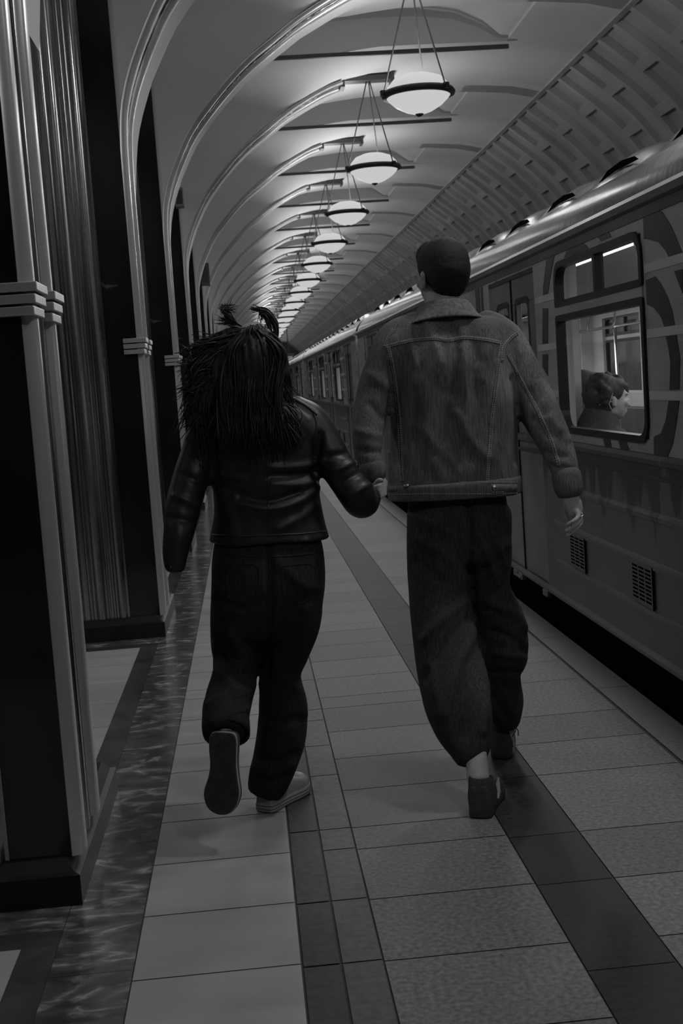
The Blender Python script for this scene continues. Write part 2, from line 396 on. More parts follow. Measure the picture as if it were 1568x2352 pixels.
for r in range(nr0, nr1):
    y0 = 13.9-.03+r*RP; y1 = y0+RP
    lens = [1.02]*4 if r % 2 == 0 else [.49]+[1.02]*4
    s = .0; cells = []
    for L in lens:
        if s+L > SMAX: L = SMAX-s
        if L < .1: break
        cells.append((s, s+L)); s += L+.12
        if s > SMAX: break
    ya, yb = y0+.05, y1-.05; D = .07; prev = 0
    for (a, b) in cells:
        seg = max(2, int((b-a)/.12)); ss = list(np.linspace(a, b, seg+1))
        for u, v in zip(ss[:-1], ss[1:]):
            kb.quad(pt(u, y0, 0), pt(u, ya, 0), pt(v, ya, 0), pt(v, y0, 0))
            kb.quad(pt(u, yb, 0), pt(u, y1, 0), pt(v, y1, 0), pt(v, yb, 0))
            kb.quad(pt(u, ya, 0), pt(u, ya+.012, D*.4), pt(v, ya+.012, D*.4), pt(v, ya, 0))
            kb.quad(pt(u, ya+.012, D*.4), pt(u, ya+.035, D*.45), pt(v, ya+.035, D*.45), pt(v, ya+.012, D*.4))
            kb.quad(pt(u, ya+.035, D*.45), pt(u, ya+.04, D), pt(v, ya+.04, D), pt(v, ya+.035, D*.45))
            kb.quad(pt(u, ya+.04, D), pt(u, yb-.02, D), pt(v, yb-.02, D), pt(v, ya+.04, D))
            kb.quad(pt(u, yb-.02, D), pt(u, yb, 0), pt(v, yb, 0), pt(v, yb-.02, D))
        for e in (a, b):
            kb.quad(pt(e, ya, 0), pt(e, yb, 0), pt(e, yb-.02, D), pt(e, ya+.04, D))
        if b+.12 < SMAX: kb.quad(pt(b, y0, 0), pt(b, y1, 0), pt(b+.12, y1, 0), pt(b+.12, y0, 0))
kb.quad((5.5, -4, 1.3), (5.5, YEND, 1.3), (5.5, YEND, -1.3), (5.5, -4, -1.3))
kb.box(4.05, 4.125, -4, YEND, 4.888, 4.93)
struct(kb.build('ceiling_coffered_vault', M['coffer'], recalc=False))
sb = MB()   # rock shell behind, plain ceiling above the passages, far walls
A2 = [(x, z) for x, z in [(-7, 5.25), (4.1, 5.6), (5.9, 4.5), (6.4, 2), (6.4, -1.3)]]
for (a, b) in zip(A2[:-1], A2[1:]): sb.quad((a[0], -4, a[1]), (a[0], YEND+6, a[1]), (b[0], YEND+6, b[1]), (b[0], -4, b[1]))
struct(sb.build('wall_right', M['dark_wall'], recalc=False))
sb = MB(); sb.box(-7.2, -7, -4, YEND, 0, 5.3); struct(sb.build('wall_left', M['dark_wall']))
sb = MB(); sb.box(-7.2, 1.3, YEND, YEND+.3, 0, 5.6); sb.box(1.3, 6.4, YEND, YEND+.3, 3.6, 5.6); sb.box(5.2, 6.4, YEND, YEND+.3, -1.3, 3.6)
struct(sb.build('wall_far', M['coffer']))
sb = MB(); sb.box(-7.2, 6.4, -4.3, -4, -1.3, 5.6); struct(sb.build('wall_back', M['dark_wall']))
sb = MB(); sb.box(1.3, 5.2, YEND+5.7, YEND+6, -1.3, 3.6); struct(sb.build('wall_tunnel', M['black']))
# wall above the openings, in the plane of the pillars' platform face
sb = MB()
for k in range(-2, NC-1):
    f = Fk(k); c0, c1 = f+1.0, f+PITCH+.07; yc = (c0+c1)/2; hw = (c1-c0)/2
    ts = np.sin(np.linspace(-math.pi/2, math.pi/2, 41)); top = 5.3
    for a, b in zip(ts[:-1], ts[1:]):
        sb.quad((-.605, yc+hw*a, cross(a)), (-.605, yc+hw*b, cross(b)), (-.605, yc+hw*b, top), (-.605, yc+hw*a, top))
        sb.quad((-.605, yc+hw*a, cross(a)), (-.605, yc+hw*b, cross(b)), (-2.3, yc+hw*b, cross(b)), (-2.3, yc+hw*a, cross(a)))
struct(sb.build('wall_arcade', M['plaster'], recalc=False))

# ---- pillars
def flute_profile(x0, x1):
    # plan profile of the ribbed steel, x decreasing, returns list of (x, depth)
    pr = []; x = x0; pat = [(.012, 0), (.050, .020), (.010, 0), (.022, .012), (.010, 0), (.016, .008), (.012, 0), (.060, .024), (.012, 0), (.028, .014), (.014, 0)]
    i = 0
    while x > x1:
        w_, d = pat[i % len(pat)]; i += 1
        if d == 0: pr += [(x, .004), (x-w_, .004)]
        else:
            for q in range(7):
                a = math.pi*q/6; pr.append((x-w_*q/6, .004+d*math.sin(a)))
        x -= w_
    return pr
def make_pillar():
    r = empty('pillar')
    b = MB(); b.box(-2.3, -.59, .06, .60, .12, 4.95); b.box(-2.3, -.72, .58, .97, .12, 4.95); b.build('shaft', M['black_marble'], r)
    b = MB()
    for z0, z1, g in ((0, .085, 0), (.085, .10, .012), (.10, .125, .045)):
        pass
    P = [(0, 0), (0, .088), (.018, .094), (.045, .125)]
    for (a, za), (c, zc) in zip(P[:-1], P[1:]):
        pa = [(-2.4, a), (-.563-a, a), (-.563-a, 1.02-a), (-2.4, 1.02-a)]; pc = [(-2.4, c), (-.563-c, c), (-.563-c, 1.02-c), (-2.4, 1.02-c)]
        vs = [(x, y, za) for x, y in pa]+[(x, y, zc) for x, y in pc]; b.add(vs, [(i, (i+1) % 4, 4+(i+1) % 4, 4+i) for i in range(4)])
    c = P[-1][0]; b.add([(-2.4, c, .125), (-.563-c, c, .125), (-.563-c, 1.02-c, .125), (-2.4, 1.02-c, .125)], [(0, 1, 2, 3)])
    b.build('plinth', M['plinth'], r)
    # ribbed steel panels on the two faces looking along the platform
    pr = flute_profile(-.765, -2.2)
    for y, sgn in ((.06, -1), (.97, 1)):
        b = MB(); vs = []
        zz = [.125, 3.0, 3.8, 4.6]
        for z in zz: vs += [(x, y+sgn*d, z) for x, d in pr]
        n = len(pr); b.add(vs, [(i*n+j, i*n+j+1, (i+1)*n+j+1, (i+1)*n+j) for i in range(len(zz)-1) for j in range(n-1)])
        o = b.build('fluted_panel', M['steel'], r, recalc=False); autosmooth(o, 30)
    # platform face: two pale mouldings with a dark grooved band between, rising into the arch
    prof = [(-.585, .12), (-.585, 1.6), (-.585, 2.5), (-.575, 2.9), (-.54, 3.12), (-.45, 3.36), (-.29, 3.66), (-.11, 3.88), (.09, 4.09), (.27, 4.25), (.45, 4.38), (.77, 4.60), (1.19, 4.82), (1.43, 4.905)]
    P = catmull(prof, 4)
    def band(y0, y1, out, mname, name, z0=.12, taper=True):
        b = MB(); rings = []
        for i, (x, z) in enumerate(P):
            if z < z0: continue
            t = P[min(i+1, len(P)-1)]-P[max(i-1, 0)]; t = t/np.linalg.norm(t); nx, nz = t[1], -t[0]   # towards the room
            ym = (y0+y1)/2; hw = (y1-y0)/2
            pts = []
            for q in range(7):
                a = math.pi*q/6; pts.append((x+nx*(out*math.sin(a)**.6 if 0 < q < 6 else -.01), ym-hw*math.cos(a), z+nz*(out*math.sin(a)**.6 if 0 < q < 6 else -.01)))
            rings.append(pts)
        n = 7; vs = [p for g in rings for p in g]
        b.add(vs, [(i*n+j, i*n+j+1, (i+1)*n+j+1, (i+1)*n+j) for i in range(len(rings)-1) for j in range(n-1)])
        o = b.build(name, M[mname], r, smooth=True); return o
    band(.065, .185, .030, 'steel_light', 'arch_moulding')
    band(.40, .52, .030, 'steel_light', 'arch_moulding')
    band(.185, .29, .010, 'steel_dark', 'arch_groove')
    band(.28, .33, .018, 'steel', 'arch_groove')
    band(.33, .41, .010, 'steel_dark', 'arch_groove')
    # small three ring capitals
    for (y0, y1) in ((.03, .215), (.37, .55)):
        b = MB()
        for i in range(3):
            z = 1.655+i*.032; e = .012*i; b.box(-.665 if y0 < .1 else -.62, -.548+e*.6, y0-e*.4, y1, z, z+.026)
        b.build('capital_bands', M['steel_light'], r, bevel=.003)
    # bracket under the crown that carries the lamp
    b = MB(); b.box(1.42, 1.47, .17, .41, 4.86, 4.98); b.box(2.02, 2.06, .17, .41, 4.90, 5.0); b.box(1.47, 2.02, .20, .38, 4.93, 4.985)
    b.build('lamp_bracket', M['steel_dark'], r)
    return r
ORD = ['nearest', 'second', 'third', 'fourth', 'fifth', 'sixth', 'seventh', 'eighth', 'ninth', 'tenth', 'eleventh', 'twelfth', 'thirteenth', 'fourteenth', 'fifteenth', 'sixteenth', 'seventeenth', 'eighteenth', 'nineteenth', 'twentieth', 'twenty-first', 'twenty-second', 'twenty-third', 'twenty-fourth', 'twenty-fifth', 'twenty-sixth', 'twenty-seventh']
pil = make_pillar()
for k in range(NP):
    o = pil if k == 0 else copy_tree(pil)
    o.location = (0, Fk(k), 0)
    if k == 0: lab = 'black marble pillar filling the left edge of the photo, nearest the camera'
    elif k == 1: lab = 'black marble pillar with wide ribbed steel panel, second from the camera'
    else: lab = 'black marble and steel pillar, %s from the camera in the row along the platform' % ORD[k]
    tag(o, lab, 'pillar', 'pillars between the platform and the hall')

# ---- pendant lamps
def make_lamp():
    r = empty('pendant_lamp')
    b = MB(); b.lathe([(.285, -.005), (.27, -.03), (.21, -.085), (.12, -.135), (.05, -.158), (.0, -.16)], (0, 0, 0), 40)
    g = b.build('glass_bowl', M['lamp_glass'], r, smooth=True); g.visible_shadow = False
    b = MB(); b.lathe([(.29, .03), (.275, .085), (.215, .15), (.12, .185), (.0, .195)], (0, 0, 0), 40)
    g = b.build('glass_cover', M['lamp_glass'], r, smooth=True); g.visible_shadow = False
    b = MB(); b.lathe([(.285, -.012), (.325, -.004), (.332, .02), (.318, .043), (.285, .04), (.285, -.012)], (0, 0, 0), 48); b.build('metal_rim', M['bronze'], r, smooth=True)
    b = MB(); b.lathe([(.0, -.148), (.045, -.150), (.035, -.166), (.012, -.182), (0, -.184)], (0, 0, 0), 16); b.build('finial', M['bronze'], r, smooth=True)
    for i, a in enumerate((70, 190, 310)):
        a = math.radians(a); b = MB(); b.tube([(.32*math.cos(a), .32*math.sin(a), .03), (.012*math.cos(a), .012*math.sin(a), 1.06)], .008, 6)
        b.build('cable', M['cable'], r)
        b = MB(); b.box(-.02, .02, -.02, .02, -.02, .03); o = b.build('cable_clip', M['bronze'], r); o.location = (.33*math.cos(a), .33*math.sin(a), .02); o.rotation_euler.z = a
    b = MB(); b.lathe([(0, 1.085), (.035, 1.08), (.04, 1.055), (.02, 1.03), (0, 1.03)], (0, 0, 0), 12); b.build('ceiling_hook', M['bronze'], r)
    return r
lamp0 = make_lamp()
LREC = []
lamp_src = lamp0
for k in range(-1, NP):
    z = 3.90 if k < 4 else max(3.90-.010*(k-3), 3.80)
    x = 1.76; y = Fk(k)+.29
    if k >= 2:
        o = lamp0 if k == 2 else copy_tree(lamp_src)
        o.location = (x, y, z); s = (4.955-z)/1.065
        tag(o, 'glowing saucer lamp on three cables, %s lit lamp from the camera' % ORD[k-2] if k > 2 else 'largest glowing saucer lamp on three cables, nearest the camera', 'lamp', 'pendant lamps down the vault')
    elif k <= 1:
        o = copy_tree(lamp_src); o.location = (x, y, z)
        tag(o, 'pendant saucer lamp hanging above and outside the picture', 'lamp', 'pendant lamps just out of frame')
    LREC.append(o)
HREC = []
for k in range(-1, 9):
    o = copy_tree(lamp_src); o.location = (-4.4, Fk(k)+2.4, 4.15); HREC.append(o)
    tag(o, 'pendant saucer lamp in the hall behind the pillars, out of sight', 'lamp', 'pendant lamps of the hall behind the pillars')
for o in LREC+HREC:
    for nm, P_, rx, dz, sz in (('lamp_light_down', LAMP_DOWN, 0, -.03, .34), ('lamp_light_up', LAMP_UP, math.pi, .05, .30)):
        L = bpy.data.lights.new(nm, 'AREA'); L.shape = 'DISK'; L.size = sz; L.energy = P_*(HALL_LAMP/LAMP_DOWN if o in HREC else 1)
        lo = bpy.data.objects.new(nm, L); COL.objects.link(lo); lo.parent = o; lo.location = (0, 0, dz); lo.rotation_euler.x = rx
    L = bpy.data.lights.new('lamp_light', 'POINT'); L.shadow_soft_size = .10; L.energy = LAMP_ROUND*(HALL_LAMP/LAMP_DOWN if o in HREC else 1)
    lo = bpy.data.objects.new('lamp_light', L); COL.objects.link(lo); lo.parent = o; lo.location = (0, 0, .0)

# ================================================================== THE TRAIN
TX = 1.65; CL = 15.9; DOORS = [1.6, 5.75, 9.9, 14.05]; DW = .64
WIN = [d-2.55 for d in DOORS[1:]]      # window starts (1.40 wide), z 1.10-1.92
WW = 1.40
def rrect(y0, y1, z0, z1, r, n=5, rt=None):
    rt = r if rt is None else rt; pts = []
    for (cy, cz, a0, rr) in ((y1-r, z0+r, -90, r), (y1-rt, z1-rt, 0, rt), (y0+rt, z1-rt, 90, rt), (y0+r, z0+r, 180, r)):
        for i in range(n+1):
            a = math.radians(a0+90*i/n); pts.append((cy+rr*math.cos(a), cz+rr*math.sin(a)))
    return pts
def make_car():
    r = empty('metro_car')
    # openings in the side skin (local y), z ranges
    ops = [(d-DW, d+DW, .14, 1.97, 'door') for d in DOORS]+[(w0, w0+WW, 1.09, 1.93, 'win') for w0 in WIN]
    ops.sort()
    T = .05
    class PB(MB):
        def box(s, *a): q = MB(); q.box(*a); s.q.append(q)
    for side, xs0 in ((0, 0.0), (1, 2.65)):
        b = MB(); lo = PB(); lo.q = []
        x0, x1 = (xs0, xs0+T) if side == 0 else (xs0, xs0+T)
        y = 0
        for (a, c, z0, z1, kd) in ops:
            if a > y: b.box(x0, x1, y, a, 1.02, 2.05); lo.box(x0, x1, y, a, .15, 1.02)
            b.box(x0, x1, a, c, z1, 2.05)
            if kd == 'win': b.box(x0, x1, a, c, 1.02, z0); lo.box(x0, x1, a, c, .15, 1.02)
            y = c
        b.box(x0, x1, y, CL, 1.02, 2.05); lo.box(x0, x1, y, CL, .15, 1.02)
        b.build('body_side', M['body'], r)
        for q in lo.q: q.build('lower_panel', M['lower'], r)
    for y0, y1 in ((0, .05), (CL-.05, CL)):
        b = MB(); b.box(.05, 2.65, y0, y1, .15, 2.05); b.build('end_wall', M['body'], r)
    # roof
    pr = [(0, 2.05), (.015, 2.13), (.05, 2.19), (.10, 2.245), (.16, 2.285), (.26, 2.33), (.42, 2.385), (.65, 2.44), (.95, 2.49), (1.35, 2.51)]
    pr = pr+[(2.7-x, z) for x, z in pr[:-1][::-1]]
    b = MB(); n = len(pr); ys = np.linspace(0, CL, 33)
    vs = [(x, y, z) for y in ys for x, z in pr]; b.add(vs, [(i*n+j, i*n+j+1, (i+1)*n+j+1, (i+1)*n+j) for i in range(len(ys)-1) for j in range(n-1)])
    b.add([(x, 0, z) for x, z in pr], [tuple(range(n))]); b.add([(x, CL, z) for x, z in pr], [tuple(range(n))])
    b.build('roof', M['roof'], r, smooth=False); autosmooth(r.children[-1], 50)
    b = MB(); b.prism([(-.005, 2.03), (-.028, 2.035), (-.032, 2.062), (-.018, 2.082), (.004, 2.085)], 'y', 0, CL); b.build('gutter', M['gutter'], r, smooth=False)
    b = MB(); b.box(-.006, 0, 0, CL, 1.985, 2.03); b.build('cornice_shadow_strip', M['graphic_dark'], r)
    # roof air scoops
    for i, y in enumerate(np.arange(.35, CL-1.0, 1.04)):
        sc = MB(); sec = [(.0, .0), (.08, .3), (.2, .7), (.35, .95), (.5, 1.0), (.65, .9), (.8, .55), (.92, .15), (1.0, 0)]
        base = [(.105, 2.25), (.20, 2.31), (.34, 2.36)]
        L_ = .98; rows = []
        for u, h in sec:
            yy = y+u*L_; hh = .055*h
            rows.append([(.10, yy, 2.24), (.135, yy, 2.262+hh*.9), (.22, yy, 2.31+hh), (.36, yy, 2.362+hh*.9), (.44, yy, 2.385)])
        m = 5; sc.add([p for q in rows for p in q], [(a*m+c, a*m+c+1, (a+1)*m+c+1, (a+1)*m+c) for a in range(len(rows)-1) for c in range(m-1)])
        o = sc.build('air_scoop', M['roof'], r, smooth=True)
        sl = MB(); 
        sl.add([(.115, y+.06, 2.276), (.122, y+.14, 2.302), (.125, y+.34, 2.318), (.122, y+.55, 2.308), (.115, y+.68, 2.268), (.116, y+.4, 2.282)], [(0, 1, 2, 3, 4, 5)])
        s2 = sl.build('scoop_opening', M['black'], o, recalc=False)
    # waist rail, pressed ribs
    b = MB(); b.prism([(0, .985), (-.014, .99), (-.022, 1.012), (-.012, 1.03), (0, 1.032)], 'y', 0, CL); b.build('waist_rail', M['lower'], r)
    b = MB(); b.prism([(0, .925), (-.006, .93), (-.006, .94), (0, .945)], 'y', 0, CL); b.build('waist_groove', M['graphic_dark'], r)
    yy = 0; gaps = sorted([(d-DW-.22, d+DW+.22) for d in DOORS])
    spans = []
    for a, c in gaps: spans.append((yy, a)); yy = c
    spans.append((yy, CL))
    for z in (.77, .56, .345):
        for (a, c) in spans:
            if c-a < .3: continue
            b = MB(); b.prism([(0, z-.022), (-.010, z-.016), (-.012, z+.004), (-.006, z+.018), (0, z+.022)], 'y', a, c); b.build('pressed_rib', M['lower'], r)
    b = MB(); b.prism([(0, .15), (-.016, .152), (-.016, .168), (0, .185)], 'y', 0, CL); b.build('sill_rail', M['lower'], r)
    # vents
    for w0 in WIN:
        for yv in (w0+.01, w0+1.07):
            g = MB(); g.box(-.008, .002, yv, yv+.31, .375, .55)
            o = g.build('vent_grille', M['lower'], r)
            s = MB()
            for iz in range(9):
                for iy in range(3): s.box(-.0095, -.007, yv+.03+iy*.09, yv+.10+iy*.09, .39+iz*.0172, .396+iz*.0172+.002)
            s.box(-.011, -.006, yv-.008, yv+.006, .37, .555)
            s.build('vent_slots', M['black'], o)
    # under car
    b = MB(); b.box(.035, .06, .05, CL-.05, -.6, .15); b.box(2.62, 2.66, .05, CL-.05, -.6, .15); b.box(.06, 2.62, .05, CL-.05, -.9, -.05); b.box(-.12, .05, 2, 3.2, -.9, -.5); b.build('underframe', M['undercar'], r)
    # windows
    for w0 in WIN:
        for side, xx in ((0, 0.0), (1, 2.65)):
            fx0, fx1 = (xx-.012, xx+.035) if side == 0 else (xx+.012, xx+.06)
            fr = MB()
            def frame(y0, y1, z0, z1, rb, rt, t):
                o_ = rrect(y0, y1, z0, z1, rb, rt=rt); i_ = rrect(y0+t, y1-t, z0+t, z1-t, max(rb-t*.6, .005), rt=max(rt-t*.6, .005)); n_ = len(o_)
                for A, B in ((fx0, fx0), (fx1, fx1)):
                    fr.add([(A, p[0], p[1]) for p in o_]+[(A, p[0], p[1]) for p in i_], [(q, (q+1) % n_, n_+(q+1) % n_, n_+q) for q in range(n_)])
                for lst in (o_, i_):
                    fr.add([(fx0, p[0], p[1]) for p in lst]+[(fx1, p[0], p[1]) for p in lst], [(q, (q+1) % n_, n_+(q+1) % n_, n_+q) for q in range(n_)])
            frame(w0-.02, w0+WW+.02, 1.072, 1.675, .10, .02, .032)
            frame(w0-.02, w0+WW+.02, 1.715, 1.945, .02, .10, .032)
            fo = fr.build('window_frame', M['rubber'], r)
            m_ = MB(); m_.box(fx0+.004, fx1, w0-.01, w0+WW+.01, 1.672, 1.718); m_.build('transom', M['body'], fo)
            m_ = MB(); m_.box(fx0+.004, fx1, w0+WW*.47, w0+WW*.47+.035, 1.735, 1.93); m_.build('mullion', M['rubber'], fo)
            p_ = MB(); px_ = fx0+.02
            p_.quad((px_, w0+.01, 1.10), (px_, w0+WW-.01, 1.10), (px_, w0+WW-.01, 1.65), (px_, w0+.01, 1.65))
            p_.quad((px_, w0+.01, 1.74), (px_, w0+WW-.01, 1.74), (px_, w0+WW-.01, 1.92), (px_, w0+.01, 1.92))
            p_.build('pane', M['pane'], fo)
            # corner fillers so the body meets the rounded frame
    # doors: two leaves each
    for d in DOORS:
        for side, xx in ((0, 0.012), (1, 2.655)):
            for s, (y0, y1) in ((-1, (d-DW+.012, d-.006)), (1, (d+.006, d+DW-.012))):
                b = MB(); x0, x1 = xx, xx+.035; g0 = (y0+.20, y1-.10) if s < 0 else (y0+.10, y1-.20)
                z0, z1 = 1.12, 1.80
                b.box(x0, x1, y0, y1, .155, z0); b.box(x0, x1, y0, y1, z1, 1.96); b.box(x0, x1, y0, g0[0], z0, z1); b.box(x0, x1, g0[1], y1, z0, z1)
                do = b.build('door_leaf', M['door'], r, bevel=.004)
                q = MB(); t = .03
                o_ = rrect(g0[0]-.03, g0[1]+.03, z0-.03, z1+.03, .06); i_ = rrect(g0[0]+.006, g0[1]-.006, z0+.006, z1-.006, .05); n_ = len(o_)
                X_ = x0-.004 if side == 0 else x1+.004
                q.add([(X_, p[0], p[1]) for p in o_]+[(X_, p[0], p[1]) for p in i_], [(k_, (k_+1) % n_, n_+(k_+1) % n_, n_+k_) for k_ in range(n_)])
                q.build('window_gasket', M['rubber'], do, recalc=False)
                q = MB(); q.quad((x0+.015, g0[0], z0), (x0+.015, g0[1], z0), (x0+.015, g0[1], z1), (x0+.015, g0[0], z1)); q.build('pane', M['pane'], do, recalc=False)
        b = MB()
        for y0 in (d-DW-.05, d-.04, d+.10, d+DW-.06): b.box(-.028, .0, y0, y0+.11, .118, .155)
        b.box(-.035, -.01, d-.02, d+.10, .125, .14)
        b.build('door_guide', M['latch'], r, bevel=.004)
        b = MB(); b.box(.0, .012, d-DW, d+DW, 1.95, 1.975); b.box(.003, .012, d-.006, d+.006, .15, 1.96); b.build('door_seal', M['rubber'], r)
    # pale bands on the piers
    bands = [(1.255, 1.29), (1.505, 1.54), (1.765, 1.80)]
    edges = []
    for w0 in WIN: edges += [(w0+WW+.04, w0+2.55-DW-.03), (w0-1.6+DW+.02, w0-.04)]
    for (a, c) in edges:
        if c-a < .15: continue
        for z0, z1 in bands:
            b = MB(); b.box(-.004, 0, a, c, z0, z1); b.build('pale_band', M['graphic_light'], r)
    # interior
    b = MB(); b.box(.05, 2.65, .05, CL-.05, -.02, 0.0); b.build('interior_floor', M['inside_dark'], r)
    b = MB(); b.box(.05, 2.65, .05, CL-.05, 2.16, 2.18)
    for side in (0, 1):
        x0, x1 = (.05, .07) if side == 0 else (2.63, 2.65); y = .05
        for (a, c, z0, z1, kd) in ops:
            if a > y: b.box(x0, x1, y, a, 0, 2.16)
            if kd == 'win': b.box(x0, x1, a, c, 0, z0-.02)
            b.box(x0, x1, a, c, z1, 2.16); y = c
        b.box(x0, x1, y, CL-.05, 0, 2.16)
        xa = .07 if side == 0 else 2.28
        b.box(.07 if side == 0 else 2.38, .32 if side == 0 else 2.63, .05, CL-.05, 2.03, 2.16)
    for w0 in WIN:      # draught screens beside the doors
        y = w0+WW+.42; b.box(.055, .22, y, y+.02, .0, 2.05); b.box(2.48, 2.64, y, y+.02, .0, 2.05)
    b.build('interior_lining', M['inside'], r)
    for w0 in WIN:
        for x0 in (.09, 2.13):
            s = MB(); s.box(x0, x0+.48, w0-.55, w0+WW+.60, .36, .45); s.box(x0 if x0 < 1 else x0+.40, x0+.08 if x0 < 1 else x0+.48, w0-.55, w0+WW+.60, .45, .92)
            s.build('bench', M['seat'], r, bevel=.02)
    b = MB()
    for x in (.50, 2.20):
        b.tube([(x, .3, 1.78), (x, CL-.3, 1.78)], .016, 8)
        for w0 in WIN:
            for y in (w0-.5, w0+.5, w0+WW+.1): b.tube([(x, y, 1.78), (x+(.06 if x > 1 else -.06), y, 2.16)], .013, 6)
            b.tube([(x, w0-.55, 0), (x, w0-.55, 1.78)], .016, 8)
    b.build('handrail', M['chrome'], r, smooth=True)
    for x in (.72,):
        b = MB()
        for y in np.arange(.5, CL-1.3, 1.6): b.box(x, x+.12, y, y+1.35, 2.13, 2.158)
        b.build('light_strip', M['tube_light'], r)
    return r
car = make_car()
# livery shapes of the nearest car, drawn on the side panel
def decal(pts, name, mname, y0, parent, s=3.6746, ox=1230, oy=440):
    b = MB(); P = [atX(ox+a/s, oy+c/s, TX) for a, c in pts]
    P = [(p.y-y0, p.z) for p in P]
    P = [(y, min(z, 2.0)) for y, z in P]
    b.prism(P, 'x', -.0025, -.0003); return b.build(name, M[mname], parent)
CARY = [1.9, 1.9+CL+.3, 1.9+2*(CL+.3)]
y0 = CARY[0]
G = [[(505, 310), (600, 250), (640, 385), (555, 420)],
     [(240, 560), (275, 470), (320, 425), (370, 418), (430, 455), (452, 490)],
     [(95, 500), (165, 480), (128, 700), (105, 860), (105, 925), (60, 935), (65, 800)],
     [(60, 985), (105, 985), (105, 1310), (58, 1315)], [(58, 1375), (105, 1372), (105, 1560), (60, 1480)],
     [(905, 130), (1000, 125), (1070, 170), (1150, 300), (1242, 520), (1242, 570), (1140, 580), (1100, 500), (1040, 430), (960, 405), (915, 400)],
     [(930, 750), (1010, 715), (1060, 780), (1120, 900), (1160, 1030), (1175, 1130), (1090, 1145), (1060, 1060), (1000, 980), (940, 955)],
     [(1100, 1222), (1190, 1210), (1220, 1400), (1215, 1672), (1132, 1675), (1140, 1450), (1125, 1330)],
     [(1125, 1765), (1215, 1760), (1190, 1950), (1160, 2130), (1110, 2250), (1000, 2240), (1000, 2070), (1060, 2040), (1100, 1930)],
     [(1170, 670), (1242, 655), (1242, 860), (1220, 800)],
     [(570, 2085), (630, 2095), (645, 2180), (590, 2165)], [(700, 2105), (765, 2110), (795, 2195), (725, 2185)],
     [(1500, 250), (1400, 330), (1420, 600), (1500, 900), (1540, 1300), (1640, 1300), (1640, 800), (1600, 400)]]
for g in G: decal(g, 'livery_shape', 'graphic_dark', y0, car)
# the same kind of shapes repeat further along the car
for d in DOORS[1:]:
    for (ya, yb, za, zb) in ((d-.92, d-.84, 1.04, 1.98), (d-3.2, d-3.05, 1.04, 1.98), (d+.84, d+.9, 1.1, 1.98)):
        if ya > 5.9 or d > 6: 
            b = MB(); b.box(-.0028, -.0004, ya, yb, za, zb); b.build('livery_shape', M['graphic_dark'], car)
for i, y in enumerate(CARY):
    if i == 0: o = car
    else: o = copy_tree(car)
    o.location = (TX, y, 0)
    tag(o, ['metro car with lit window and seated passengers, nearest the camera', 'metro car coupled directly behind the nearest one, middle of the three', 'farthest metro car, at the far end of the train'][i], 'train car', 'cars of the metro train')
    for yy in (4.6, 12.0):
        L = bpy.data.lights.new('car_ceiling_light', 'AREA'); L.shape = 'RECTANGLE'; L.size = .8; L.size_y = 6.5; L.energy = CAR_LIGHT*16
        lo = bpy.data.objects.new('car_ceiling_light', L); COL.objects.link(lo); lo.parent = o; lo.location = (1.38, yy, 2.125)

# ---- clock at the platform end
ck = MB(); ck.box(-.26, .26, -.06, .06, -.2, .2); ck = ck.build('platform_clock', M['clock'], bevel=.01)
tag(ck, 'dark hanging digital clock with glowing digits at the far platform end', 'clock')
c = at(663, 823, 56); ck.location = c
SEG = {'2': 'abged', '0': 'abcdef', '8': 'abcdefg', '5': 'afgcd', ':': ''}
b = MB(); x = -.2
for ch in '2:08':
    if ch == ':':
        b.box(x, x+.018, -.066, -.062, .02, .04); b.box(x, x+.018, -.066, -.062, -.06, -.04); x += .05; continue
    W_, H_, t = .08, .08, .014
    S = {'a': (0, W_, H_-t, H_), 'd': (0, W_, -H_, -H_+t), 'g': (0, W_, -t/2, t/2), 'f': (0, t, 0, H_), 'e': (0, t, -H_, 0), 'b': (W_-t, W_, 0, H_), 'c': (W_-t, W_, -H_, 0)}
    for q in SEG[ch]: a_, b_, c_, d_ = S[q]; b.box(x+a_, x+b_, -.066, -.062, c_, d_)
    x += .11
b.build('digits', M['digits'], ck)
b = MB(); b.tube([(0, 0, .2), (0, 0, 5.0-c.z)], .02, 8); b.build('hanger', M['bronze'], ck)

# ---- small fittings on the left vault
for i, (px, py, k, lab) in enumerate([(412, 455, 3, 'small pale box fixed to the arch above the third pillar'), (470, 632, 5, 'small dark loudspeaker box high on the vault to the left of the running couple')]):
    p = at(px, py, Fk(k)+(-.15 if i == 0 else .2)); b = MB(); s = (.05, .08, .11) if i == 0 else (.09, .14, .2)
    b.box(-s[0], s[0], -s[1], s[1], -s[2], s[2]); o = b.build('wall_speaker', M['steel_dark'] if i else M['gutter'], bevel=.01); o.location = p
    g = MB(); g.box(-s[0]*.7, s[0]*.7, -s[1]-.006, -s[1], -s[2]*.7, s[2]*.7); g.build('speaker_grille', M['bronze'], o)
    tag(o, lab, 'loudspeaker')

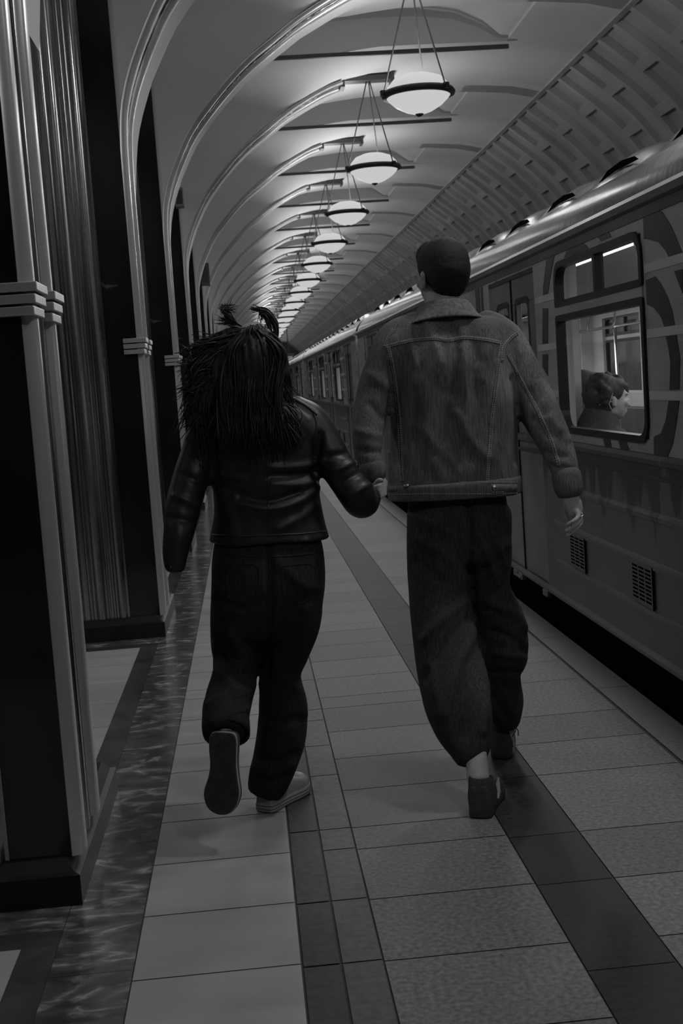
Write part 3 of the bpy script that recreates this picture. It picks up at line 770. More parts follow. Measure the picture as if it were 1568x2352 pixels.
# ================================================================== PEOPLE
def limb(mb, pts, n=24, k=6, expo=2.0, world=False, ends=True):
    """pts: (px, py, depth, half width px, half thickness m) -> closed tapered tube with oval sections"""
    P = []
    for a in pts:
        if world: c = Vector(a[0:3]); wd = a[3]; th = a[4]
        else: c = at(a[0], a[1], a[2]); wd = a[3]*a[2]/FPX; th = a[4]
        P.append((c.x, c.y, c.z, wd, th))
    C = catmull(P, k); m = len(C); rings = []
    for i in range(m):
        c = Vector(C[i][:3]); t = (Vector(C[min(i+1, m-1)][:3])-Vector(C[max(i-1, 0)][:3])).normalized()
        view = (c-Vector(CAMP)).normalized() if not world else Vector((0, 1, 0))
        A = t.cross(view)
        if A.length < .15: A = t.cross(Vector((0, 0, 1)))
        A.normalize(); B = A.cross(t).normalized(); r = []
        for j in range(n):
            a = 2*math.pi*j/n; ca, sa = math.cos(a), math.sin(a); e = 2/expo
            r.append(c+A*(max(C[i][3], .002)*math.copysign(abs(ca)**e, ca))+B*(max(C[i][4], .002)*math.copysign(abs(sa)**e, sa)))
        rings.append(r)
    if ends:   # rounded ends
        for idx, s in ((0, -1), (-1, 1)):
            c = Vector(C[idx][:3]); o = Vector(C[1 if idx == 0 else -2][:3]); t = (c-o).normalized(); rr = min(C[idx][3], C[idx][4])
            cap = []
            for q in (.55, .9): cap.append([c+t*rr*q*.6+(p-c)*math.sqrt(1-q*q) for p in rings[idx]])
            if idx == 0: rings = cap[::-1]+rings
            else: rings = rings+cap
    vs = [p for r in rings for p in r]; R_ = len(rings); fs = []
    for i in range(R_-1):
        for j in range(n): fs.append((i*n+j, i*n+(j+1) % n, (i+1)*n+(j+1) % n, (i+1)*n+j))
    fs += [tuple(range(n))[::-1], tuple(range((R_-1)*n, R_*n))]
    mb.add(vs, fs)
def remeshed(mb, name, m, parent, voxel=.008, smooth=2):
    o = mb.build(name, m, None, smooth=True)
    rm = o.modifiers.new('remesh', 'REMESH'); rm.mode = 'VOXEL'; rm.voxel_size = voxel
    if smooth: s = o.modifiers.new('smooth', 'SMOOTH'); s.factor = .5; s.iterations = smooth
    dg = bpy.context.evaluated_depsgraph_get(); dg.update()
    me = bpy.data.meshes.new_from_object(o.evaluated_get(dg)); o.modifiers.clear(); old = o.data; o.data = me; bpy.data.meshes.remove(old)
    me.name = name; me.materials.clear(); me.materials.append(m); me.polygons.foreach_set('use_smooth', [True]*len(me.polygons))
    if parent: o.parent = parent
    return o
def get(me):
    n = len(me.vertices); co = np.empty(n*3); me.vertices.foreach_get('co', co); no = np.empty(n*3); me.vertices.foreach_get('normal', no)
    return co.reshape(-1, 3), no.reshape(-1, 3)
def put(me, co): me.vertices.foreach_set('co', co.ravel()); me.update()
def segdist(p, pts):
    best = np.full(len(p), 1e9)
    for a, b in zip(pts[:-1], pts[1:]):
        a = np.array(a, float); b = np.array(b, float); d = b-a; t = np.clip(((p-a)@d)/(d@d+1e-9), 0, 1)
        best = np.minimum(best, np.linalg.norm(p-(a+t[:, None]*d), axis=1))
    return best
def sculpt(o, strokes, noise_amp=.003, noise_f=9, seed=0, zs=1.0):
    """cloth folds: strokes = (polyline, height m, width px); pushes the cloth out or in along its normal"""
    co, no = get(o.data); p = proj(co); v = co-CAMP; v /= np.linalg.norm(v, axis=1)[:, None]
    face = np.clip(-(no*v).sum(1)*2.0+.3, 0, 1); d = np.zeros(len(co))
    for pts, amp, wd in strokes:
        pts = catmull([(a, b) for a, b in pts], 4) if len(pts) > 2 else np.array(pts, float)
        ds = segdist(p, pts); d += amp*np.exp(-(ds/wd)**2)*face
    if noise_amp:
        rs = np.random.RandomState(seed)
        for q in range(7):
            k = rs.normal(size=3)*noise_f*(1+q*.35); k[2] *= zs
            d += noise_amp/(1+q*.3)*np.sin(co@k+rs.rand()*6.28+1.3*np.sin(co@(k[::-1]*.6)))*.6
    put(o.data, co+no*d[:, None])
def bvh(o):
    me = o.data; return BVHTree.FromPolygons([v.co[:] for v in me.vertices], [p.vertices[:] for p in me.polygons])
def onto(tree, px, py, off=.001):
    d = Vector(ray(px, py)).normalized(); h = tree.ray_cast(Vector(CAMP), d)
    if h[0] is None: return None
    return h[0]+h[1]*off, h[1]
def resample(pts, step):
    P = catmull(pts, 8) if len(pts) > 2 else np.array(pts, float)
    L = np.r_[0, np.cumsum(np.linalg.norm(np.diff(P, axis=0), axis=1))]; n = max(2, int(L[-1]/step)+1)
    return np.stack([np.interp(np.linspace(0, L[-1], n), L, P[:, i]) for i in range(2)], 1)
def ribbon(mb, tree, pts, wpx, h=.0025, step=5):
    """raised strip of cloth lying on the surface"""
    R_ = resample(pts, step); rows = []
    for i, (x, y) in enumerate(R_):
        t = R_[min(i+1, len(R_)-1)]-R_[max(i-1, 0)]; t = t/(np.linalg.norm(t)+1e-9); nn = np.array([-t[1], t[0]])
        row = []
        for s, hh in ((-1, -.001), (-.8, h), (0, h*1.2), (.8, h), (1, -.001)):
            q = onto(tree, x+nn[0]*wpx*s, y+nn[1]*wpx*s, hh)
            if q is None: row = None; break
            row.append(q[0])
        if row is None:
            if len(rows) > 1: _rib(mb, rows)
            rows = []; continue
        if rows and (row[2]-rows[-1][2]).length > .04:
            if len(rows) > 1: _rib(mb, rows)
            rows = []
        rows.append(row)
    if len(rows) > 1: _rib(mb, rows)
def _rib(mb, rows):
    m = 5; mb.add([p for r in rows for p in r], [(i*m+j, i*m+j+1, (i+1)*m+j+1, (i+1)*m+j) for i in range(len(rows)-1) for j in range(m-1)])
def stitches(mb, tree, pts, off=0, dash=3.2, gap=2.0, w=.0009, h=.0042):
    R_ = resample(pts, 1.0); i = 0
    while i+dash < len(R_):
        a = R_[int(i)]; b = R_[int(i+dash)]; t = (b-a)/(np.linalg.norm(b-a)+1e-9); nn = np.array([-t[1], t[0]])*off
        qa = onto(tree, *(a+nn), h); qb = onto(tree, *(b+nn), h)
        if qa and qb and (qa[0]-qb[0]).length < .02: mb.tube([qa[0], (qa[0]+qb[0])/2+qa[1]*.0006, qb[0]], [w*.7, w, w*.7], 5)
        i += dash+gap
def finger(mb, pts, r0, r1, k=4):
    P = catmull(pts, k); n = len(P); mb.tube([Vector(p) for p in P], list(np.linspace(r0, r1, n)), 10); mb.ell(P[-1], (r1, r1, r1), 10, 6)
def head(mb, c, yaw=0, s=1.0, pitch=0):
    """skull, jaw, nose, lips, brow and ears; faces +y when yaw = 0"""
    R_ = Matrix.Rotation(yaw, 3, 'Z') @ Matrix.Rotation(pitch, 3, 'X'); c = Vector(c)
    def E(p, r, tilt=None):
        rot = R_ if tilt is None else R_ @ tilt
        mb.ell(c+R_ @ Vector(p)*s, tuple(q*s for q in r), 20, 14, rot)
    E((0, -.012, .022), (.074, .094, .088)); E((0, .030, -.030), (.062, .066, .082)); E((0, .050, -.082), (.036, .036, .030))
    E((.034, .012, -.062), (.024, .045, .034)); E((-.034, .012, -.062), (.024, .045, .034))
    E((0, .096, -.016), (.010, .018, .026), Matrix.Rotation(-.35, 3, 'X')); E((0, .108, -.032), (.015, .012, .010))
    E((0, .090, -.062), (.023, .010, .008)); E((0, .088, -.073), (.020, .010, .008)); E((0, .080, .028), (.045, .014, .012))
    E((.042, .070, -.022), (.018, .018, .020)); E((-.042, .070, -.022), (.018, .018, .020))
    for sx in (-1, 1):
        E((sx*.077, -.008, -.018), (.007, .019, .031), Matrix.Rotation(sx*.35, 3, 'Z')); E((sx*.080, -.014, -.004), (.009, .017, .017), Matrix.Rotation(sx*.45, 3, 'Z')); E((sx*.076, .0, -.040), (.007, .010, .012))
def eyes(c, yaw, s, parent):
    R_ = Matrix.Rotation(yaw, 3, 'Z')
    for sx in (-1, 1):
        b = MB(); b.ell(Vector(c)+R_ @ Vector((sx*.031, .076, .004))*s, (.012*s, .012*s, .009*s), 12, 8); b.build('eye', M['eye'], parent, smooth=True)

def shoe(parent, mtx, L=.28, wide=.10, low='suede', side='rubber_white', st=.026, toe_cap=True, tread=True, name='shoe', foxing=True, laces=True):
    """toe along +y, sole at z 0, heel at y 0"""
    out = [(-.30, .02), (-.36, .10), (-.36, .25), (-.33, .40), (-.37, .55), (-.47, .70), (-.48, .80), (-.40, .91), (-.24, .975), (-.04, 1.0),
           (.16, .98), (.33, .91), (.43, .80), (.45, .70), (.40, .55), (.36, .40), (.36, .25), (.36, .10), (.30, .02), (.16, -.0), (-.16, -.0)]
    O = catmull(out+[out[0]], 4)[:-1]*np.array([wide, L]); n = len(O)
    cen = O.mean(0)
    def ring(sc, z, sh=0): return [tuple(mtx @ Vector((cen[0]*(1-sc)+x*sc, (y-L/2)*(1-(1-sc)*.35)+L/2+sh, z))) for x, y in O]
    b = MB(); R_ = [ring(.985, 0), ring(1.02, .004), ring(1.03, st*.5), ring(1.0, st)]
    vs = [p for r in R_ for p in r]; b.add(vs, [(i*n+j, i*n+(j+1) % n, (i+1)*n+(j+1) % n, (i+1)*n+j) for i in range(3) for j in range(n)])
    b.add(R_[3], [tuple(range(n))]); sd = b
    # upper
    u = MB(); rows = []
    for q in range(9):
        t = q/8; z = st*.9+.062*math.sin(t*math.pi/2); sc = 1-.42*t**2.2; row = []
        for (x, y) in O:
            f = y/L; hz = z if f < .42 else st*.9+(z-st*.9)*(1-.50*min((f-.42)/.45, 1))
            if f < .3: hz += .012*t
            xx = cen[0]*(1-sc)+x*sc*.95
            yy = y*1.0 if f < .3 else y-(1-sc)*.35*L*max(f-.3, 0)
            if f < .12: yy += .012*t
            row.append(mtx @ Vector((xx, yy, hz)))
        rows.append(row)
    vs = [p for r in rows for p in r]; u.add(vs, [(i*n+j, i*n+(j+1) % n, (i+1)*n+(j+1) % n, (i+1)*n+j) for i in range(8) for j in range(n)]); u.add(rows[-1], [tuple(range(n))])
    root = u.build(name, M[low], parent, smooth=True)
    sd.build('foxing', M[side], root, smooth=False)
    t_ = MB(); lo = ring(.985, -.001); li = ring(.93, -.0035)
    t_.add(lo+li, [(j, (j+1) % n, n+(j+1) % n, n+j) for j in range(n)]); t_.add(li, [tuple(range(n))])
    if tread:
        for i in range(22):
            y = L*(.06+.04*i)
            xs_ = [x for x, yy in O if abs(yy-y) < L*.03]
            if not xs_: continue
            a, c = min(xs_)*.82, max(xs_)*.82; k = 6
            pts = [mtx @ Vector((a+(c-a)*j/k, y+(.006 if j % 2 else -.006), -.0042)) for j in range(k+1)]
            t_.tube(pts, .0012, 4)
    t_.build('outsole', M['sole'], root, recalc=True)
    if foxing:
        s_ = MB()
        for z in (st*.35, st*.72): 
            r_ = ring(1.036, z); s_.tube([Vector(p) for p in r_]+[Vector(r_[0])], .0011, 4)
        s_.build('rubber_stripe', M['sole'], root)
    if toe_cap:
        c_ = MB(); c_.ell(mtx @ Vector((-.01*1, L*.86, st+.012)), (wide*.36, L*.125, .026), 18, 10, mtx.to_3x3()); c_.build('toe_cap', M['rubber_white'], root, smooth=True)
    if laces:
        l_ = MB()
        for i in range(5):
            y = L*(.50+.055*i); z = st+.058-.0065*i; w_ = wide*.24
            l_.tube([mtx @ Vector((-w_, y, z-.008)), mtx @ Vector((0, y+.004, z+.001)), mtx @ Vector((w_, y, z-.008))], .0022, 6)
        l_.build('laces', M['rubber_white'], root)
    return root

# ------------------------------------------------------------------ the man in the denim jacket
DM = 4.25
man = empty('person', tuple(at(1050, 1800, DM)*1.0)); man.location.z = 0
def keep(o, parent):   # parent a world-built mesh without moving it
    o.parent = parent; o.matrix_parent_inverse = parent.matrix_world.inverted() if parent.type == 'EMPTY' else Matrix.Identity(4); return o
man.matrix_world = Matrix.Translation(man.location)
HM = at(1014, 628, 4.27)
b = MB(); head(b, (HM.x+.002, HM.y, HM.z-.004), yaw=.34, s=1.02)
limb(b, [(1018, 735, 4.24, 46, .060), (1016, 700, 4.25, 42, .058), (1014, 665, 4.27, 42, .060), (1013, 640, 4.27, 40, .055)])
limb(b, [(1040, 1150, 4.25, 95, .09), (1040, 1000, 4.24, 100, .09), (1034, 860, 4.23, 110, .09), (1026, 780, 4.23, 100, .08), (1019, 735, 4.24, 50, .06)])
for sx, p in ((0, [(905, 790, 4.25, 32, .045), (868, 870, 4.25, 30, .042), (848, 950, 4.22, 26, .036), (846, 1020, 4.18, 24, .032), (852, 1070, 4.15, 21, .026), (858, 1092, 4.14, 19, .018)]),
              (1, [(1165, 790, 4.25, 32, .045), (1205, 870, 4.24, 30, .042), (1243, 960, 4.2, 27, .037), (1278, 1040, 4.14, 24, .032), (1296, 1095, 4.1, 20, .025), (1305, 1130, 4.08, 18, .018)])):
    limb(b, p)
# his right hand, hanging half curled
Y = 4.08
limb(b, [(1303, 1122, Y, 18, .018), (1309, 1142, Y, 20, .017), (1317, 1162, Y, 21, .015), (1323, 1180, Y, 17, .013)])
hp = lambda x, y, d=0: at(x, y, Y+d)
for pts, r0, r1 in (([hp(1320, 1172, -.012), hp(1329, 1184, -.02), hp(1317, 1197, -.03), hp(1303, 1204, -.02)], .0092, .0072),
                    ([hp(1325, 1176, .005), hp(1333, 1192, -.004), hp(1318, 1209, -.015), hp(1300, 1219, -.008)], .0095, .0075),
                    ([hp(1327, 1180, .02), hp(1334, 1200, .016), hp(1320, 1218, .005), hp(1304, 1229, .006)], .0092, .0072),
                    ([hp(1326, 1180, .036), hp(1332, 1198, .036), hp(1322, 1212, .03), hp(1310, 1222, .028)], .0082, .0064),
                    ([hp(1304, 1146, .012), hp(1298, 1163, .022), hp(1298, 1180, .028), hp(1303, 1192, .026)], .0105, .0078)):
    finger(b, pts, r0, r1)
# his left hand round hers
Y2 = 4.14; hq = lambda x, y, d=0: at(x, y, Y2+d)
limb(b, [(857, 1085, Y2, 19, .018), (864, 1103, Y2, 22, .016), (868, 1122, Y2, 22, .014), (868, 1136, Y2, 18, .012)])
for i, (dx, dy) in enumerate(((0, 0), (5, 9), (9, 18), (11, 26))):
    finger(b, [hq(862+dx, 1108+dy, -.004), hq(878+dx*.6, 1108+dy, -.030), hq(868+dx*.5, 1116+dy, -.048), hq(855+dx*.4, 1120+dy, -.040)], .0092-.0004*i, .0072-.0003*i)
finger(b, [hq(858, 1098, .01), hq(848, 1110, .0), hq(846, 1124, -.02), hq(852, 1134, -.03)], .0108, .008)
# legs
limb(b, [(1000, 1160, 4.25, 62, .085), (1005, 1300, 4.24, 52, .075), (1020, 1430, 4.20, 42, .062), (1055, 1560, 4.12, 38, .055), (1080, 1660, 4.04, 28, .038), (1092, 1730, 3.98, 26, .034), (1098, 1790, 3.94, 27, .036)])
limb(b, [(1095, 1160, 4.25, 60, .085), (1115, 1300, 4.28, 48, .070), (1140, 1440, 4.34, 38, .055), (1152, 1560, 4.44, 32, .045), (1158, 1640, 4.50, 24, .032), (1159, 1690, 4.51, 24, .032), (1158, 1725, 4.52, 24, .03)])
limb(b, [(1048, 1130, 4.25, 105, .10), (1048, 1190, 4.25, 112, .11)])
body = keep(remeshed(b, 'body', M['skin'], None, .0045, 3), man)
eyes((HM.x, HM.y, HM.z), .34, 1.02, man)
# hair: close cap over skull
b = MB(); c = HM; R3 = Matrix.Rotation(.34, 3, 'Z')
b.ell(c+R3 @ Vector((0, -.016, .030)), (.083, .102, .088), 32, 20, R3); b.ell(c+R3 @ Vector((0, -.045, -.010)), (.073, .066, .070), 28, 16, R3)
b.ell(c+R3 @ Vector((0, .04, .062)), (.066, .062, .055), 28, 16, R3); b.ell(c+R3 @ Vector((0, -.046, -.045)), (.060, .048, .045), 24, 14, R3); b.ell(c+R3 @ Vector((0, -.032, .008)), (.080, .090, .075), 28, 16, R3)
o = keep(remeshed(b, 'hair', M['hair_short'], None, .006, 22), man)
co, no = get(o.data); rs = np.random.RandomState(3)
put(o.data, co+no*(rs.rand(len(co), 1)*.0022))
# denim jacket
b = MB()
limb(b, [(1019, 722, DM, 52, .085), (1020, 738, DM, 92, .10), (1024, 760, DM, 128, .112), (1032, 800, DM, 140, .125), (1038, 870, DM, 146, .135), (1041, 960, DM, 148, .138), (1042, 1050, DM, 149, .138), (1042, 1100, DM, 151, .138), (1042, 1133, DM, 152, .136)], n=40, expo=2.5, ends=False)
limb(b, [(960, 752, 4.25, 40, .07), (915, 785, 4.25, 48, .075), (880, 850, 4.25, 46, .072), (857, 920, 4.23, 43, .066), (846, 980, 4.2, 40, .060), (845, 1030, 4.17, 35, .052), (852, 1070, 4.15, 29, .042), (856, 1086, 4.14, 27, .036)], n=28)
limb(b, [(1105, 748, 4.25, 42, .07), (1150, 780, 4.25, 50, .078), (1192, 850, 4.24, 50, .075), (1228, 925, 4.21, 47, .068), (1262, 995, 4.16, 43, .060), (1287, 1055, 4.12, 37, .050), (1299, 1095, 4.1, 32, .042), (1303, 1126, 4.09, 30, .036)], n=28)
jk = keep(remeshed(b, 'denim_jacket', M['denim'], None, .007, 4), man)
S = [([(975, 730), (1000, 790), (1010, 830)], .010, 12), ([(1030, 735), (1050, 790), (1040, 850), (1035, 900)], -.012, 14), ([(1075, 740), (1085, 790), (1100, 830)], -.008, 14),
     ([(1062, 800), (1072, 900), (1068, 1000)], .009, 14), ([(985, 800), (975, 900), (985, 1000), (1010, 1090)], .007, 16), ([(1010, 870), (1020, 960), (1000, 1040)], -.008, 16),
     ([(1090, 860), (1100, 960), (1085, 1050)], -.007, 16), ([(950, 900), (945, 1000)], -.006, 14), ([(1050, 950), (1080, 1010), (1120, 1050)], .008, 12), ([(960, 980), (1010, 1030), (1050, 1080)], .006, 14),
     ([(1130, 790), (1110, 830), (1105, 870)], .007, 10), ([(945, 790), (955, 840)], .007, 10), ([(895, 840), (905, 960), (900, 1060)], -.012, 9), ([(1178, 870), (1190, 960), (1188, 1060)], -.012, 9),
     ([(1240, 880), (1262, 930), (1285, 990)], .009, 9), ([(1225, 960), (1260, 1000)], -.010, 9), ([(1215, 900), (1245, 950)], -.008, 9), ([(1262, 960), (1300, 1010)], .009, 8), ([(1250, 1040), (1300, 1050)], -.007, 8), ([(1265, 1070), (1318, 1080)], -.007, 7),
     ([(850, 930), (880, 960)], -.008, 9), ([(820, 990), (870, 1000)], .007, 9), ([(825, 1035), (875, 1040)], -.008, 8), ([(850, 860), (890, 890)], .006, 10)]
sculpt(jk, S, .0032, 11, 2, .6)
T = bvh(jk)
b = MB(); st_ = MB()
seams = [([(885, 797), (930, 785), (990, 778), (1030, 782), (1060, 776), (1100, 778), (1150, 788)], 4.5),
         ([(892, 797), (905, 860), (918, 960), (922, 1060), (925, 1106)], 4), ([(1150, 788), (1142, 850), (1130, 950), (1122, 1050), (1118, 1106)], 4),
         ([(1188, 765), (1168, 780), (1155, 800), (1152, 830)], 3.5), ([(1166, 815), (1195, 870), (1230, 935), (1262, 1000), (1285, 1070)], 4),
         ([(905, 757), (892, 775), (884, 797)], 3.5), ([(1208, 1005), (1230, 1010)], 3)]
for p, w_ in seams:
    ribbon(b, T, p, w_, .0022)
    stitches(st_, T, p, w_*.62); stitches(st_, T, p, -w_*.62)
keep(b.build('raised_seam', M['denim_seam'], None, smooth=True), man).parent = jk
o = st_.build('stitching', M['stitch'], None); o.parent = jk
# waistband, cuffs, collar, tabs, buttons
b = MB(); limb(b, [(1041.5, 1101, DM, 152, .150), (1041.9, 1107, DM, 156, .157), (1043.2, 1128, DM, 156, .157), (1043.8, 1138, DM, 154, .154)], n=48, expo=2.5, k=3, ends=False)
wb = b.build('waistband', M['denim'], jk, smooth=True); TW = bvh(wb)
b = MB(); st_ = MB()
for yy in (1108, 1134): stitches(st_, TW, [(893, yy+2), (960, yy), (1042, yy), (1120, yy), (1190, yy-1)], 0, h=.0015)
for xs_ in ((1125, 1185), (885, 910)):
    pl = [(xs_[0]+6, 1111), (xs_[1], 1111)]; ribbon(b, TW, [(xs_[0]+4, 1121), (xs_[1], 1120)], 8.5, .004, 4)
    if xs_[0] > 1000: stitches(st_, TW, [(xs_[0]+30, 1113), (xs_[0]+4, 1113), (xs_[0], 1120), (xs_[0]+5, 1129), (xs_[0]+30, 1129)], 0, h=.0062)
    else: stitches(st_, TW, [(895, 1112), (909, 1114), (912, 1122), (909, 1131)], 0, h=.0062)
b.build('side_tab', M['denim_seam'], wb, smooth=True); st_.build('stitching', M['stitch'], wb)
for x, y in ((1134, 1120), (935, 1117)):
    q = onto(TW, x, y, .006); bb = MB(); R4 = q[1].to_track_quat('Z', 'Y').to_matrix()
    bb.ell(q[0], (.0085, .0085, .0028), 16, 8, R4); bb.ell(q[0]+q[1]*.002, (.005, .005, .002), 12, 6, R4); bb.build('metal_button', M['metal'], wb, smooth=True)
b = MB()
limb(b, [(1299, 1088, 4.1, 34, .044), (1302, 1104, 4.095, 35, .045), (1305, 1122, 4.09, 34, .043), (1306, 1131, 4.088, 31, .040)], n=28, k=3)
b.build('cuff', M['denim'], jk, smooth=True)
b = MB(); limb(b, [(852, 1070, 4.15, 31, .044), (856, 1082, 4.145, 32, .044), (860, 1094, 4.14, 29, .038)], n=28, k=3); b.build('cuff', M['denim'], jk, smooth=True)
TC = bvh(jk.children[-2]); 
q = onto(TC, 1316, 1108, .003)
if q: bb = MB(); bb.ell(q[0], (.007, .003, .007), 14, 8); bb.build('metal_button', M['metal'], jk.children[-2], smooth=True)
# collar: folded fall standing round the neck
b = MB(); n = 30; outer = []; inner = []
cN = at(1020, 705, 4.25)
for lvl, (rx, ry, dz) in enumerate(((.072, .078, .020), (.080, .088, .026), (.094, .102, .006), (.116, .118, -.022), (.150, .128, -.034), (.146, .124, -.040))):
    r_ = []
    for j in range(n):
        a = math.radians(-90+(j/(n-1)-.5)*270)
        sag = .030*(1+math.sin(a))*(.4 if lvl < 3 else 1.0)
        r_.append((cN.x+rx*math.cos(a), cN.y+ry*math.sin(a), cN.z+dz-sag*.9))
    outer.append(r_)
L_ = len(outer); b.add([p for r in outer for p in r], [(i*n+j, i*n+j+1, (i+1)*n+j+1, (i+1)*n+j) for i in range(L_-1) for j in range(n-1)])
col = b.build('collar', M['denim_seam'], jk, smooth=True)
sol = col.modifiers.new('solid', 'SOLIDIFY'); sol.thickness = .004; sub = col.modifiers.new('sub', 'SUBSURF'); sub.levels = sub.render_levels = 1
# trousers: wide, cuffs gathered at ankle
b = MB()
limb(b, [(1048, 1120, DM, 112, .115), (1050, 1160, DM, 116, .125), (1053, 1210, DM, 120, .13), (1058, 1260, DM, 118, .12)], n=40, expo=2.3)
limb(b, [(1003, 1180, 4.25, 70, .12), (1005, 1300, 4.25, 72, .115), (1013, 1400, 4.22, 74, .11), (1026, 1500, 4.16, 78, .11), (1045, 1590, 4.10, 82, .11), (1062, 1660, 4.05, 72, .10), (1076, 1712, 4.01, 54, .075), (1080, 1738, 3.99, 43, .06)], n=36, expo=2.2)
limb(b, [(1115, 1180, 4.25, 60, .12), (1118, 1270, 4.27, 56, .10), (1118, 1350, 4.30, 52, .095), (1146, 1430, 4.34, 60, .10), (1156, 1495, 4.38, 60, .10), (1150, 1550, 4.42, 48, .085), (1156, 1610, 4.46, 49, .085), (1163, 1655, 4.49, 34, .06)], n=36, expo=2.2)
tr = keep(remeshed(b, 'wide_trousers', M['trouser_m'], None, .008, 3), man)
S = [([(1075, 1150), (1080, 1300), (1085, 1420)], -.016, 8), ([(960, 1240), (1030, 1280), (1070, 1330)], .008, 12), ([(955, 1290), (1010, 1330)], -.007, 10), ([(1070, 1380), (1010, 1430), (970, 1470)], .011, 12),
     ([(1080, 1420), (1020, 1480), (975, 1560)], -.011, 12), ([(1090, 1450), (1050, 1540), (1020, 1640)], .011, 12), ([(1075, 1520), (1080, 1620), (1070, 1690)], -.008, 12), ([(990, 1530), (1010, 1620), (1050, 1720)], .009, 12),
     ([(1105, 1500), (1118, 1600), (1110, 1680)], .010, 9), ([(1100, 1230), (1125, 1290), (1140, 1340)], .009, 8), ([(1135, 1230), (1160, 1300)], .008, 7), ([(1125, 1385), (1180, 1410), (1205, 1440)], .012, 10),
     ([(1130, 1450), (1180, 1470), (1212, 1500)], -.013, 9), ([(1140, 1500), (1200, 1510)], .010, 9), ([(1130, 1545), (1195, 1548)], -.012, 8), ([(1150, 1580), (1185, 1640)], .007, 9), ([(1130, 1600), (1160, 1650)], -.007, 8),
     ([(1110, 1180), (1150, 1200), (1175, 1240)], -.006, 9), ([(950, 1180), (1020, 1220)], .006, 12)]
sculpt(tr, S, .0035, 9, 5, .4)
for a_, c_ in (((1183, 1668), (1190, 1690)), ((1184, 1670), (1176, 1692))):
    b = MB(); b.tube([at(*a_, 4.47), at((a_[0]+c_[0])/2+3, (a_[1]+c_[1])/2, 4.46), at(*c_, 4.46)], .0018, 6); b.build('drawcord', M['trouser_m'], tr)
# shoes: flat dark suede trainers
def shoemat(px, py, y, yaw, pitch, roll=0, fz=None):
    p = at(px, py, y)
    if fz is not None: p.z = fz
    return Matrix.Translation(p) @ Matrix.Rotation(yaw, 4, 'Z') @ Matrix.Rotation(pitch, 4, 'X') @ Matrix.Rotation(roll, 4, 'Y')
s1 = shoe(man, Matrix.Identity(4), low='suede', side='sole'); bpy.data.objects.remove(s1.children[0]) if False else None
for q in [s1]+list(s1.children): pass
def drop(o):
    for c in list(o.children): drop(c)
    bpy.data.objects.remove(o)
drop(s1)
def put_shoe(root, mtx, **kw):
    s = shoe(None, mtx, **kw); return keep(s, root)
# the rear foot has just landed flat; the front foot further on
s1 = put_shoe(man, shoemat(1102, 1882, 3.87, -.36, 0.0, fz=.003), L=.275, wide=.108, low='suede', side='sole', st=.032, toe_cap=False, foxing=False)
s2 = put_shoe(man, shoemat(1152, 1745, 4.46, -.22, .0, fz=.003), L=.275, wide=.108, low='suede', side='sole', st=.032, toe_cap=False, foxing=False)
for s_, cx, yy in ((s1, 1100, 3.87), (s2, 1154, 4.46)):     # heel counter rises to the ankle
    b = MB(); p = at(cx, 1800, yy); x0 = proj([[0, 0, 0]])[0]
    q = shoemat(1102, 1882, 3.87, -.36, 0, fz=.003) if s_ is s1 else shoemat(1152, 1745, 4.46, -.22, 0, fz=.003)
    rows = []
    for (z, rx, ry) in ((.03, .045, .056), (.055, .046, .056), (.085, .043, .052), (.115, .040, .046), (.124, .036, .042)):
        rows.append([q @ Vector((rx*math.cos(a), .058+ry*math.sin(a)*(1.0 if math.sin(a) < 0 else 1.3), z-(.02 if math.sin(a) > 0 else 0)*math.sin(a)*(z > .07))) for a in np.linspace(0, 2*math.pi, 28, endpoint=False)])
    b.add([p_ for r in rows for p_ in r], [(i*28+j, i*28+(j+1) % 28, (i+1)*28+(j+1) % 28, (i+1)*28+j) for i in range(4) for j in range(28)])
    b.build('heel_counter', M['suede'], s_, smooth=True)
for i in range(3):      # three pale stripes on the outer side
    b = MB(); m_ = shoemat(1102, 1882, 3.87, -.36, 0, fz=.003); y_ = .095+.026*i
    b.tube([m_ @ Vector((.047-.002*i, y_-.014, .038)), m_ @ Vector((.047-.003*i, y_-.002, .058)), m_ @ Vector((.041-.002*i, y_+.010, .082))], .0042, 6); b.build('side_stripe', M['rubber_white'], s1)
tag(man, 'person with short dark hair in denim jacket and wide trousers, hurrying beside the train', 'person')
# ring and thin bracelet
b = MB(); p = at(1331, 1182, 4.062); b.tube([p+Vector((.0105*math.cos(a), .006*math.sin(a), .0105*math.sin(a)*.6)) for a in np.linspace(0, 6.283, 18)], .0016, 6)
ring_ = b.build('finger_ring', M['metal'], None, smooth=True); keep(ring_, man)

# ------------------------------------------------------------------ the woman in the black leather jacket
DWm = 4.05
wom = empty('person'); wom.matrix_world = Matrix.Translation((float(at(617, 1800, DWm).x), DWm, 0))
HW = at(588, 815, 4.02)
b = MB(); head(b, HW, yaw=-.15, s=.94)
limb(b, [(606, 935, 4.05, 40, .055), (600, 900, 4.05, 34, .050), (592, 850, 4.03, 34, .050)])
limb(b, [(617, 1260, DWm, 90, .09), (616, 1160, 4.05, 84, .085), (606, 1040, 4.05, 92, .085), (602, 960, 4.05, 88, .07), (606, 925, 4.05, 45, .055)])
limb(b, [(720, 985, 4.05, 24, .034), (768, 1062, 4.02, 24, .034), (812, 1125, 4.0, 22, .030), (836, 1148, 4.04, 20, .026), (852, 1136, 4.10, 16, .020), (862, 1124, 4.135, 15, .016)])
limb(b, [(470, 995, 4.05, 24, .034), (445, 1090, 4.03, 23, .032), (423, 1170, 3.99, 21, .028), (408, 1240, 3.95, 18, .022), (404, 1280, 3.93, 16, .016)])
Yh = 4.13; hw_ = lambda x, y, d=0: at(x, y, Yh+d)
